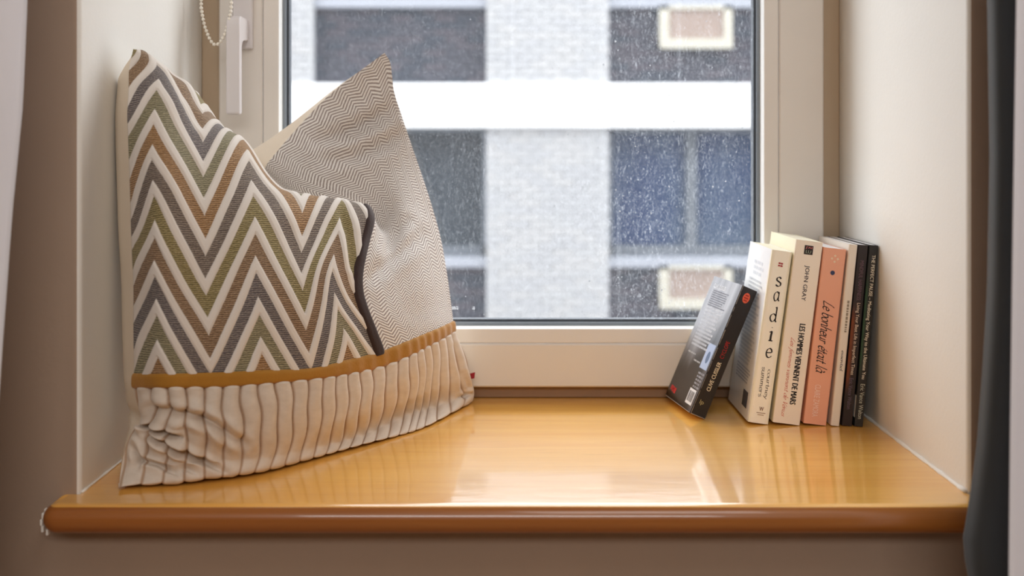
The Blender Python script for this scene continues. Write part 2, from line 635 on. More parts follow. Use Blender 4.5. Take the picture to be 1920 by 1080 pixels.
# ------------------------------------------------------------------ bead chain of the roller blind
def bead_chain():
    d = 1.49
    pix = [(376, -430), (376, -150), (377, 0), (378.5, 22), (383, 46), (390, 66), (397, 79), (404, 84), (412, 80), (420, 67),
           (426, 50), (431, 28), (434, 0), (436, -150), (437, -430)]
    pts = [at(x, y, d) for x, y in pix]
    # dense path
    path = []
    for i in range(len(pts) - 1):
        p0, p1, p2, p3 = pts[max(i - 1, 0)], pts[i], pts[i + 1], pts[min(i + 2, len(pts) - 1)]
        for k in range(30):
            t = k / 30
            if i in (0, len(pts) - 2):
                path.append(p1.lerp(p2, t))
            else:
                path.append(0.5 * ((2 * p1) + (p2 - p0) * t + (2 * p0 - 5 * p1 + 4 * p2 - p3) * t * t + (3 * p1 - p0 - 3 * p2 + p3) * t ** 3))
    path.append(pts[-1])
    root = empty('bead_chain', tuple(pts[7]))
    tag(root, 'white beaded pull chain of a roller blind hanging beside the window handle', 'bead chain')
    off = pts[7]
    MB().tube([p - off for p in path[::5]], 0.0007, 5).build('cord', M['bead'], root, True)
    # one bead mesh shared by all
    vs_, fs, seg = [], [], 8
    R = 0.0024
    for i in range(1, 5):
        a = math.pi * i / 5
        for k in range(seg):
            b = 2 * math.pi * k / seg
            vs_.append((R * math.sin(a) * math.cos(b), R * math.sin(a) * math.sin(b), R * math.cos(a)))
    vs_ += [(0, 0, R), (0, 0, -R)]
    for i in range(3):
        for k in range(seg):
            fs.append((i * seg + k, (i + 1) * seg + k, (i + 1) * seg + (k + 1) % seg, i * seg + (k + 1) % seg))
    fs += [(4 * seg, k, (k + 1) % seg) for k in range(seg)] + [(4 * seg + 1, 3 * seg + (k + 1) % seg, 3 * seg + k) for k in range(seg)]
    first, acc, last = None, 0.0, path[0]
    for p in path:
        acc += (p - last).length
        last = p
        if acc >= 0.0050:
            acc = 0.0
            if first is None:
                first = mesh_obj('bead', vs_, fs, M['bead'], root, True)
                o = first
            else:
                o = first.copy()
                COL.objects.link(o)
            o.location = p - off


bead_chain()

# ------------------------------------------------------------------ the building across the street
def facade():
    D = 12.2
    k = D / FPX
    X = lambda px: (px - CX) * k
    Z = lambda py: CAMZ - (py - CY) * k
    white = [simple('white_brick_%d' % i, c, 0.85, 0.05, 5, 0.3, 0.2, bscale=40) for i, c in enumerate(((186, 187, 189), (183, 184, 187), (189, 189, 190)))]
    dark = [simple('dark_brick_%d' % i, c, 0.8, 0.16, 5, 0.3, 0.3, bscale=40) for i, c in enumerate(((76, 76, 85), (84, 80, 88), (66, 70, 80)))]
    mortar_w = simple('pale_mortar', (176, 177, 181), 0.9)
    mortar_d = simple('dark_mortar', (54, 56, 65), 0.9)
    render = simple('white_render_band', (248, 249, 250), 0.7, 0.02, 3)
    stone = simple('grey_stone_sill', (164, 168, 178), 0.7, 0.05, 4)
    cream = simple('cream_window_frame', (194, 190, 176), 0.6, 0.05, 4)
    paneb, nt, b = new_mat('sky_reflection_glass')
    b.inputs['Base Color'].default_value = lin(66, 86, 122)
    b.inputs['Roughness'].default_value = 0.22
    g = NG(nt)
    g.link(g.mix(g.smooth(g.noise(1.3, g.coord('Object', (1, 1, 0.5)), 3), 0.35, 0.65), lin(34, 54, 92), lin(60, 78, 102)), b.inputs['Base Color'])  # sky reflection painted into the base colour as mottled blue
    paned = simple('dark_grey_glass', (52, 60, 68), .25, .25, 2)
    panep = simple('dusty_pink_blind', (156, 138, 128), 0.7, 0.12, 6)
    root = empty('apartment_building', (0, D, -6.4))
    tag(root, 'white and dark brick apartment block across the street, seen through the window', 'building')
    off = Vector((0, D, -6.4))
    def P(mb, name, mat, parent=root):
        mb.v = [(x, y - D, z + 6.4) for x, y, z in mb.v] if parent is root else [(x, y - D, z + 6.4) for x, y, z in mb.v]
        return mb.build(name, mat, parent)
    z_lo, z_hi = -6.4, 4.7
    BW, FL = 555.0, 490.0
    bricks = {}
    def brick(par, x0, x1, z0, z1, y, mats, nm):
        key = (nm, round(x1 - x0, 3), round(z1 - z0, 3))
        lst = bricks.setdefault(key, [])
        mi = random.randrange(len(mats))
        src = next((o for o, i in lst if i == mi), None)
        if src is None:
            hx, hz = (x1 - x0) / 2, (z1 - z0) / 2
            o = MB().bbox(-hx, hx, -0.002, 0.05, -hz, hz, 0.005).build(nm, mats[mi], par)
            lst.append((o, mi))
        else:
            o = src.copy()
            COL.objects.link(o)
            o.parent = par
        o.location = ((x0 + x1) / 2, y - D + random.uniform(-0.003, 0.003), (z0 + z1) / 2 + 6.4)
        return o
    ch, cl = 0.0752, 0.235
    def courses(par, x0, x1, z0, z1, y, mats, nm):
        nr = max(1, round((z1 - z0) / ch))
        h = (z1 - z0) / nr
        for r in range(nr):
            za, zb = z0 + r * h + 0.008, z0 + (r + 1) * h - 0.008
            x = x0 - (cl / 2 if r % 2 else 0)
            while x < x1 - 0.02:
                a, bb = max(x, x0), min(x + cl - 0.008, x1)
                if bb - a > 0.03:
                    brick(par, a, bb, za, zb, y, mats, nm)
                x += cl
    y_p, y_d, y_g = D, D + 0.12, D + 0.22
    for b_ in range(-2, 4):
        # white pier: 915..1140 plus whole bays
        x0, x1 = X(912 + BW * (b_ - 0)), X(1142 + BW * b_)
        P(MB().box(x0, x1, y_p + 0.02, y_p + 0.7, z_lo, z_hi), 'pier', mortar_w)
    pier0 = P(MB().box(X(912) + 0.002, X(1142) - 0.002, y_p + 0.018, y_p + 0.3, Z(640), Z(-20)), 'pier', mortar_w)
    courses(pier0, X(912), X(1142), Z(640), Z(243), y_p, white, 'brick')
    courses(pier0, X(912), X(1142), Z(155), Z(-20), y_p, white, 'brick')
    pierl = P(MB().box(X(510) + 0.002, X(587) - 0.002, y_p + 0.018, y_p + 0.3, Z(155), Z(-20)), 'pier', mortar_w)
    courses(pierl, X(510), X(587), Z(155), Z(-20), y_p, white, 'brick')
    for f_ in range(-1, 3):
        dz = FL * f_
        # continuous white band of the floor slab
        P(MB().bbox(X(-350), X(2560), y_p - 0.06, y_p + 0.7, Z(240 + dz), Z(157 + dz), 0.01), 'floor_band', render)
        for b_ in range(-2, 3):
            dx = BW * b_
            xa, xb = X(587 + dx), X(912 + dx)
            vis = f_ in (-1, 0) and b_ in (0, 1)
            # spandrel of dark brick under each window sill
            s = P(MB().box(xa, xb, y_d + 0.02, y_d + 0.5, Z(157 + FL + dz), Z(503 + dz)), 'spandrel', mortar_d)
            if vis:
                if f_ == -1:
                    courses(s, xa, min(xb, X(1450)), Z(157 + FL + dz), Z(503 + dz), y_d, dark, 'dark_brick')
                else:
                    courses(s, max(xa, X(745)), min(xb, X(1450)), Z(625), Z(503), y_d, dark, 'dark_brick')
            P(MB().bbox(xa, xb, y_d - 0.06, y_d + 0.3, Z(503 + dz), Z(484 + dz), 0.006), 'window_ledge', stone)
            # main window
            fr = MB()
            za, zb = Z(484 + dz), Z(240 + dz)
            fr.box(xa, xa + 0.05, y_g - 0.03, y_g + 0.05, za, zb)
            fr.box(xb - 0.05, xb, y_g - 0.03, y_g + 0.05, za, zb)
            fr.box(xa, xb, y_g - 0.03, y_g + 0.05, za, za + 0.12)
            fr.box(xa, xb, y_g - 0.03, y_g + 0.05, zb - 0.05, zb)
            fr.box(X(737 + dx), X(756 + dx), y_g - 0.04, y_g + 0.05, za, zb)
            wo = P(fr, 'window', simple('grey_metal_frame', (104, 110, 118), 0.5) if not (f_ == -1 and b_ == -2) else cream)
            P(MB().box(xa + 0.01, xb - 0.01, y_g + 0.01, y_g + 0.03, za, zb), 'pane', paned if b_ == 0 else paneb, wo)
            P(MB().box(xa, xb, y_g + 0.05, y_g + 0.5, za, zb), 'window_back', mortar_d)
            # small cream framed light set into the spandrel of every second bay
            if b_ in (1, -1, -2, 2):
                hx0, hx1, hz0, hz1 = X(683 + dx), X(820 + dx), Z(580 + dz), Z(499 + dz)
                f2 = MB()
                f2.box(hx0, hx0 + 0.10, y_d - 0.07, y_d + 0.04, hz0, hz1)
                f2.box(hx1 - 0.09, hx1, y_d - 0.07, y_d + 0.04, hz0, hz1)
                f2.box(hx0, hx1, y_d - 0.09, y_d + 0.04, hz0, hz0 + 0.105)
                f2.box(hx0, hx1, y_d - 0.07, y_d + 0.04, hz1 - 0.04, hz1)
                w2 = P(f2, 'light_frame', cream)
                P(MB().box(hx0 + 0.05, hx1 - 0.05, y_d - 0.045, y_d - 0.035, hz0 + 0.05, hz1), 'blind_panel', panep, w2)
    P(MB().box(X(-350), X(2560), y_p + 0.7, y_p + 1.2, z_lo, z_hi), 'core_wall', mortar_d)
    ow = MB()
    ow.box(-14, RX0 - 0.1, YO - 0.3, YO, z_lo, 9.0)
    ow.box(RX1 + 0.1, 14, YO - 0.3, YO, z_lo, 9.0)
    ow.box(RX0 - 0.1, RX1 + 0.1, YO - 0.3, YO, z_lo, RZ0 - 0.1)
    ow.box(RX0 - 0.1, RX1 + 0.1, YO - 0.3, YO, RZ1 + 0.1, 9.0)
    tag(ow.build('wall_outside', simple('outer_render', (168, 164, 160), .9)), kind='structure')
    tag(MB().box(-16, 16, YO, 30, -6.6, -6.4).build('ground', simple('asphalt', (120, 120, 122), 0.9)), kind='structure')


facade()

# ------------------------------------------------------------------ the cushion
FN = Vector((0.729, -0.684, 0.0))     # the way its front faces
def P_b(px, py, b):
    kk = (px - CX) / FPX
    d = (1.062 - b) / (0.684 - 0.729 * kk)
    return np.array(at(px, py, d))


def P_bz(px, b, z):
    kk = (px - CX) / FPX
    d = (1.062 - b) / (0.684 - 0.729 * kk)
    return np.array((kk * d, d, z))


def P_z(px, py, z=0.004):
    d = FPX * (CAMZ - z) / (py - CY)
    return np.array(((px - CX) * d / FPX, d, z))


# columns of the front cover: (u, [(v, px, py, b) ...]); b = how far in front of the base line, 'z' = rests on the sill
COLS = [
 (-.55, [(-.4,251,92,-.055),(.35,242,131,-.05),(.95,241,166,-.045),(1.35,239,200,-.042),(2.35,240,255,-.038),(3.35,243,335,-.033),(4.35,245,412,-.028),(5.35,247,468,-.025),
         (6.35,250,535,-.022),(7.35,250,605,-.02),(8.45,251,702,-.018),(8.85,251,728,-.018),(9.4,259,764,-.018),(9.85,268,790,-.022),(10.15,252,804,-.03),(10.6,238,832,-.026),(11.2,227,880,-.018),(11.8,223,914,'z'),(12.2,222,-.012,'s')]),
 (0, [(-.4,275,98,-.063),(0,293,120,-.05),(1,293,169,-.025),(2,288,231,-.006),(3,285,298,.006),(4,288,366,.014),(5,289,444,.019),(6,290,517,.022),(7,293,590,.024),(8,297,668,.025),
      (8.45,298,703,.025),(8.85,298,728,.025),(9.5,302,768,.022),(10,303,800,.014),(10.4,298,828,.011),(11,292,870,.008),(11.6,284,908,'z'),(12.2,275,-.03,'s')]),
 (1, [(-.4,364,190,-.12),(.5,371,178,-.085),(1.05,377,196,-.06),(2.05,380,242,-.03),(3.05,380,304,-.005),(4.05,382,372,.016),(5.05,384.5,449,.031),(6.05,385,523,.041),(7.05,389,596,.047),(8.05,394,673,.05),
      (8.45,395,701,.05),(8.85,396,727,.05),(9.5,398,770,.051),(10.2,400,815,.050),(10.9,398,862,.042),(11.5,395,897,'z'),(12.2,395,-.04,'s')]),
 (2, [(-.4,440,312,-.13),(.8,448,288,-.10),(2,457,264,-.055),(3,467,300,-.015),(4,475,365,.018),(5,479,436,.039),(6,481,509,.053),(7,486,588,.061),(8,491,661,.065),
      (8.45,494,696,.066),(8.85,495,720,.066),(9.5,498,762,.068),(10.2,500,808,.066),(10.9,495,855,.058),(11.4,488,884,'z'),(12.2,500,-.04,'s')]),
 (3, [(-.4,468,335,-.14),(1,490,368,-.125),(2.5,535,388,-.08),(3.3,558,374,-.04),(3.95,563,366,-.012),(4.45,566,398,.012),(5.05,566,444,.027),(6.05,564,514,.048),(7.05,571,588,.062),(8.05,579,662,.067),
      (8.4,582,689,.067),(8.85,583,712,.068),(9.5,585,752,.069),(10.2,583,795,.065),(10.9,575,840,.054),(11.3,567,864,'z'),(12.2,590,-.04,'s')]),
 (4, [(-.4,482,335,-.145),(1,520,375,-.13),(2.5,585,400,-.09),(3.4,625,384,-.048),(4,640,375,-.016),(5,634,436,.02),(6,623,506,.045),(7,634,577,.056),(8,650,643,.059),
      (8.45,653,676,.059),(8.85,655,702,.060),(9.5,657,740,.061),(10.2,653,780,.056),(10.9,643,825,.042),(11.3,635,845,'z'),(12.2,660,-.045,'s')]),
 (4.85, [(-.4,494,322,-.145),(1,545,365,-.13),(2.5,630,402,-.09),(3.4,672,402,-.05),(4.2,689,389,-.018),(4.7,694,408,.0),(5.3,683,451,.014),(6.2,670,510,.032),(6.65,670,541,.038),(7.2,679,577,.043),(7.9,697,625,.046),
         (8.45,711,662,.047),(8.85,713,690,.048),(9.5,715,725,.048),(10.2,710,765,.042),(10.9,700,808,.028),(11.3,693,829,'z'),(12.2,715,-.045,'s')]),
 (5.7, [(-.4,507,299,-.14),(1,565,338,-.125),(2.2,635,366,-.105),(3.3,692,395,-.078),(4.0,712,422,-.062),(4.6,719,446,-.034),(5.3,718,475,-.002),(6.2,722,520,.016),(7.2,736,575,.028),
        (8.45,765,641,.034),(8.85,767,668,.035),(9.5,768,705,.034),(10.2,765,745,.028),(10.9,757,785,.014),(11.2,750,811,'z'),(12.2,765,-.045,'s')]),
 (6.9, [(-.4,612,183,-.145),(1,670,245,-.12),(2.2,715,300,-.092),(3.3,742,355,-.064),(4.3,757,405,-.042),(5.3,768,460,-.018),(6.4,782,525,.0),(7.4,793,578,.010),
        (8.45,812,621,.014),(8.85,814,644,.014),(9.5,818,685,.013),(10.2,818,725,.008),(10.9,812,770,-.003),(11.2,808,791,'z'),(12.2,815,-.045,'s')]),
 (8.1, [(-.4,721,99,-.105),(.0,731,116,-.104),(.6,738,166,-.10),(1.5,755,221,-.092),(2.5,772,273,-.083),(3.5,789,322,-.073),(4.5,808,380,-.062),(5.5,826,445,-.05),(6.5,838,512,-.04),(7.5,845,563,-.03),
        (8.45,850,603,-.025),(8.85,853,622,-.022),(9.5,872,665,-.02),(10.2,881,700,-.02),(10.9,889,735,-.022),(11.4,886,752,-.021),(12.2,872,-.03,'s')]),
]
U = np.array([c[0] for c in COLS])
V0, V1 = -.4, 12.2


def hermite(x, xs, ys):
    """piecewise cubic through (xs, ys[.., 3]) with limited finite-difference tangents"""
    xs = np.asarray(xs, float); ys = np.asarray(ys, float)
    h = np.diff(xs)
    sl = np.diff(ys, axis=0) / h[:, None]
    t = np.empty_like(ys)
    t[1:-1] = (sl[:-1] * h[1:, None] + sl[1:] * h[:-1, None]) / (h[:-1] + h[1:])[:, None]
    t[0] = sl[0]; t[-1] = sl[-1]
    i = np.clip(np.searchsorted(xs, x, side='right') - 1, 0, len(xs) - 2)
    s = ((x - xs[i]) / h[i])[:, None]
    hh = h[i][:, None]
    return ((2 * s**3 - 3 * s**2 + 1) * ys[i] + (s**3 - 2 * s**2 + s) * hh * t[i]
            + (-2 * s**3 + 3 * s**2) * ys[i + 1] + (s**3 - s**2) * hh * t[i + 1])


def col_points(c):
    vs_, ps = [], []
    for v, px, py, b in c[1]:
        vs_.append(v)
        if b == 'z': ps.append(P_z(px, py))
        elif b == 's': ps.append(P_bz(px, py, 0.004))
        else: ps.append(P_b(px, py, b))
    return vs_, ps


CP = [col_points(c) for c in COLS]


def front(us, vs_):
    """grid of points, shape (len(vs), len(us), 3)"""
    us = np.asarray(us, float); vs_ = np.asarray(vs_, float)
    cols = np.stack([hermite(vs_, a, b) for a, b in CP])          # (ncol, nv, 3)
    nv = len(vs_)
    flat = cols.reshape(len(U), nv * 3)
    xs = U; h = np.diff(xs)
    g = hermite(us, xs, flat)                                     # (nu, nv*3)
    return g.reshape(len(us), nv, 3).transpose(1, 0, 2)


def normals(G):
    du = np.gradient(G, axis=1); dv = np.gradient(G, axis=0)
    n = np.cross(du, dv)
    n /= np.linalg.norm(n, axis=2, keepdims=True) + 1e-12
    # v runs downwards, u to the right -> make it face the room
    s = np.sign((n * np.array(FN)).sum(2).mean())
    return n * s


def proj(G):
    return CX + G[..., 0] / G[..., 1] * FPX, CY - (G[..., 2] - CAMZ) / G[..., 1] * FPX


def seg_dist(px, py, poly):
    """distance to a polyline and how far along it (0..1), sign = side"""
    best = np.full(px.shape, 1e9); side = np.zeros(px.shape); tt = np.zeros(px.shape)
    n = len(poly) - 1
    for i in range(n):
        (x0, y0), (x1, y1) = poly[i], poly[i + 1]
        dx, dy = x1 - x0, y1 - y0
        t = np.clip(((px - x0) * dx + (py - y0) * dy) / (dx * dx + dy * dy), 0, 1)
        ex, ey = px - (x0 + t * dx), py - (y0 + t * dy)
        d = np.hypot(ex, ey)
        m = d < best
        best = np.where(m, d, best)
        side = np.where(m, np.sign(dx * ey - dy * ex), side)
        tt = np.where(m, (i + t) / n, tt)
    return best, tt, side


def crease(px, py, poly, width, depth, lip=0.5):
    d, t, s = seg_dist(px, py, poly)
    fade = np.sin(np.pi * np.clip(t * 0.92 + 0.04, 0, 1)) ** 0.5
    return fade * (-depth * np.exp(-(d / width) ** 2) + lip * depth * np.exp(-((d - 2.1 * width) / (1.2 * width)) ** 2))


CREASES = [
 ([(262,790),(284,799),(306,808),(338,820)], 5.5, .014),
 ([(282,812),(303,825),(337,843),(366,857),(399,874),(424,887)], 5.5, .014),
 ([(285,762),(325,773),(366,780),(399,794),(425,813),(455,830)], 8, .009),
 ([(262,862),(297,872),(326,886),(345,896)], 5, .012),
 ([(252,840),(262,862),(256,882)], 6, .011),
 ([(330,882),(352,880),(372,890)], 5, .010),
 ([(848,650),(858,690),(866,735)], 4, .003),
 ([(858,745),(872,742),(884,738)], 4, .006),
 ([(865,700),(874,725),(870,750)], 4, .004),
 # soft drag lines of the pale weave
 ([(596,262),(650,250),(705,225),(730,205)], 13, .0075),
 ([(610,300),(670,292),(725,268),(748,250)], 12, .006),
 ([(725,470),(745,440),(762,415)], 9, .006),
 ([(700,520),(740,480),(790,440)], 12, .005),
 # pulls in the zigzag cloth near its top
 ([(322,140),(345,190),(372,235)], 8, .003),
 ([(350,175),(372,196),(395,214)], 8, .002),
 ([(640,395),(655,440),(658,500)], 7, .003),
]


def relief(G, N, panel, UU, VV):
    px, py = proj(G)
    d = np.zeros(px.shape)
    for poly, w, dep in CREASES:
        d += crease(px, py, poly, w, dep)
    wob = (np.sin(UU * 2.3 + VV * 1.1) * np.sin(VV * 1.7 - UU * 0.9) * .0012)
    d += wob
    if panel == 'cord':
        # padded ribs
        ph = cord_u(UU, VV) / .345
        fr = np.abs(ph - np.round(ph)) * 2          # 0 on a crest, 1 in a groove
        rib = np.clip(1 - fr ** 2.0, 0, 1) ** .6
        d += .0080 * rib - .0040
        low = np.clip((VV - 10.5) / .8, 0, 1)
        d *= 1 - .8 * low
        d += .0008 * np.sin(VV * 7 + np.round(ph) * 2.1) * np.clip(1 - (UU - .2) / 1.6, 0, 1)
    if panel == 'chevron':
        tri = np.abs((UU + 1) % 2 - 1)              # 0 at even u
        t = VV - 2.45 * tri
        fr = t % 1.0
        white = np.clip((fr - .6) / .05, 0, 1) * np.clip((1.0 - fr) / .05, 0, 1)
        d += .0016 * white
    return d


def taper(UU, VV, u0, u1, v0, v1, e=.12):
    a = np.clip((UU - u0) / e, 0, 1) if u0 is not None else 1
    b = np.clip((u1 - UU) / e, 0, 1) if u1 is not None else 1
    c = np.clip((VV - v0) / e, 0, 1) if v0 is not None else 1
    dd = np.clip((v1 - VV) / e, 0, 1) if v1 is not None else 1
    return a * b * c * dd


def cord_u(UU, VV):
    side = np.clip((UU - 5.5) / 2.5, 0, 1)
    return UU + .035 * np.sin(VV * 2.6 + UU * 1.7) * (0.35 + side) + .02 * np.sin(VV * 5.1 + UU * 3.0)


def grid_mesh(name, G, UU, VV, mat, parent, flip=False, off=None):
    nv, nu = G.shape[:2]
    G = G.copy()
    G[..., 2] = np.maximum(G[..., 2], 0.0012)
    G[..., 1] = np.minimum(G[..., 1], 1.541)
    G[..., 0] = np.maximum(G[..., 0], XL + 0.002)
    if off is not None:
        G = G - off
    idx = np.arange(nv * nu).reshape(nv, nu)
    q = np.stack([idx[:-1, :-1], idx[1:, :-1], idx[1:, 1:], idx[:-1, 1:]], axis=-1).reshape(-1, 4)
    if flip:
        q = q[:, ::-1]
    return mesh_obj(name, G.reshape(-1, 3), q.tolist(), mat, parent, True, np.stack([UU, VV], -1).reshape(-1, 2))


def uvnodes(g):
    tc = g.n('ShaderNodeTexCoord')
    sp = g.n('ShaderNodeSeparateXYZ')
    g.link(tc.outputs['UV'], sp.inputs[0])
    return tc.outputs['UV'], sp.outputs[0], sp.outputs[1]


def chevron_mat():
    m, nt, b = new_mat('zigzag_jacquard')
    g = NG(nt)
    uv, u, v = uvnodes(g)
    wig = g.noise(9.0, uv, 2)
    tri = g.math('PINGPONG', u, 1.0)
    t = g.math('SUBTRACT', v, g.math('MULTIPLY', tri, 2.45))
    t = g.math('ADD', t, g.math('MULTIPLY', g.math('SUBTRACT', wig, .5), .04))
    t = g.math('ADD', t, 30.0)
    fr = g.math('FRACT', t)
    band = g.math('MULTIPLY', g.smooth(fr, .0, .05), g.math('SUBTRACT', 1.0, g.smooth(fr, .56, .61)))
    k = g.math('MODULO', g.math('FLOOR', t), 6.0)
    # t + 30: floor mod 6 = 0 grey, 1 green, 2 orange, 3 taupe, 4 olive, 5 brown
    cols = [(120, 113, 114), (150, 144, 112), (172, 130, 84), (130, 117, 108), (154, 140, 90), (154, 123, 93)]
    c = None
    for i, rgb in enumerate(cols):
        eq = g.math('COMPARE', k, float(i), .5)
        c = g.mix(eq, c if c is not None else lin(*rgb), lin(*rgb))
    # woven weft threads across the coloured stripes
    yy = g.math('ADD', g.math('MULTIPLY', v, 19.0), g.math('MULTIPLY', g.noise(16, uv, 1), .9))
    thr = g.smooth(g.math('PINGPONG', yy, .5), .18, .36)
    grain = g.noise(1.0, None, 3)
    mp = g.n('ShaderNodeMapping')
    mp.inputs['Scale'].default_value = (34, 90, 1)
    g.link(uv, mp.inputs[0])
    grain = g.noise(1.0, mp.outputs[0], 3, .7)
    lightc = g.mix(.45, c, lin(214, 198, 174))
    darkc = g.mix(.58, c, lin(44, 36, 38))
    cc = g.mix(thr, darkc, g.mix(g.smooth(grain, .42, .62), c, lightc))
    glint = g.smooth(g.noise(1.0, mp.outputs[0], 0), .80, .86)
    cc = g.mix(g.math('MULTIPLY', glint, .7), cc, lin(240, 232, 220))
    white = g.mix(g.noise(60, uv, 3), lin(212, 203, 194), lin(228, 221, 213))
    g.link(g.mix(band, white, cc), b.inputs['Base Color'])
    b.inputs['Roughness'].default_value = .85
    b.inputs['Specular IOR Level'].default_value = .15
    b.inputs['Sheen Weight'].default_value = .12
    hgt = g.math('ADD', g.math('MULTIPLY', thr, g.math('MULTIPLY', band, .6)), g.math('MULTIPLY', g.noise(150, uv, 2), .4))
    g.bump(hgt, .5, .0006, b)
    return m


def herring_mat():
    m, nt, b = new_mat('herringbone_weave')
    g = NG(nt)
    uv, u, v = uvnodes(g)
    z = g.math('PINGPONG', g.math('MULTIPLY', u, 1 / .205), 1.0)
    t = g.math('ADD', g.math('MULTIPLY', v, 10.0), g.math('MULTIPLY', z, 1.9))
    t = g.math('ADD', t, g.math('MULTIPLY', g.noise(14, uv, 2), .35))
    fr = g.math('PINGPONG', t, .5)
    lightm = g.smooth(fr, .14, .30)
    big = g.noise(3.0, uv, 2)
    tap = g.mix(big, lin(142, 129, 124), lin(162, 149, 143))
    lt = g.mix(g.noise(120, uv, 2), lin(218, 211, 204), lin(240, 236, 231))
    g.link(g.mix(lightm, tap, lt), b.inputs['Base Color'])
    b.inputs['Roughness'].default_value = .8
    b.inputs['Specular IOR Level'].default_value = .2
    b.inputs['Sheen Weight'].default_value = .15
    g.bump(lightm, .6, .0007, b)
    return m


def cord_mat():
    m, nt, b = new_mat('cream_jumbo_cord')
    g = NG(nt)
    uv, u, v = uvnodes(g)
    nz = g.noise(5.0, uv, 3)
    c = g.mix(nz, lin(200, 185, 169), lin(222, 210, 197))
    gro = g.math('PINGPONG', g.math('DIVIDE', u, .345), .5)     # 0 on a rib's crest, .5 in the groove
    c = g.mix(g.math('MULTIPLY', g.smooth(gro, .38, .49), .75), c, lin(160, 122, 88))  # browner grooves: tan ground weave plus painted groove shade
    g.link(c, b.inputs['Base Color'])
    b.inputs['Roughness'].default_value = .75
    b.inputs['Specular IOR Level'].default_value = .15
    b.inputs['Sheen Weight'].default_value = .35
    b.inputs['Sheen Roughness'].default_value = .35
    g.bump(g.noise(90, uv, 3), .25, .0006, b)
    return m


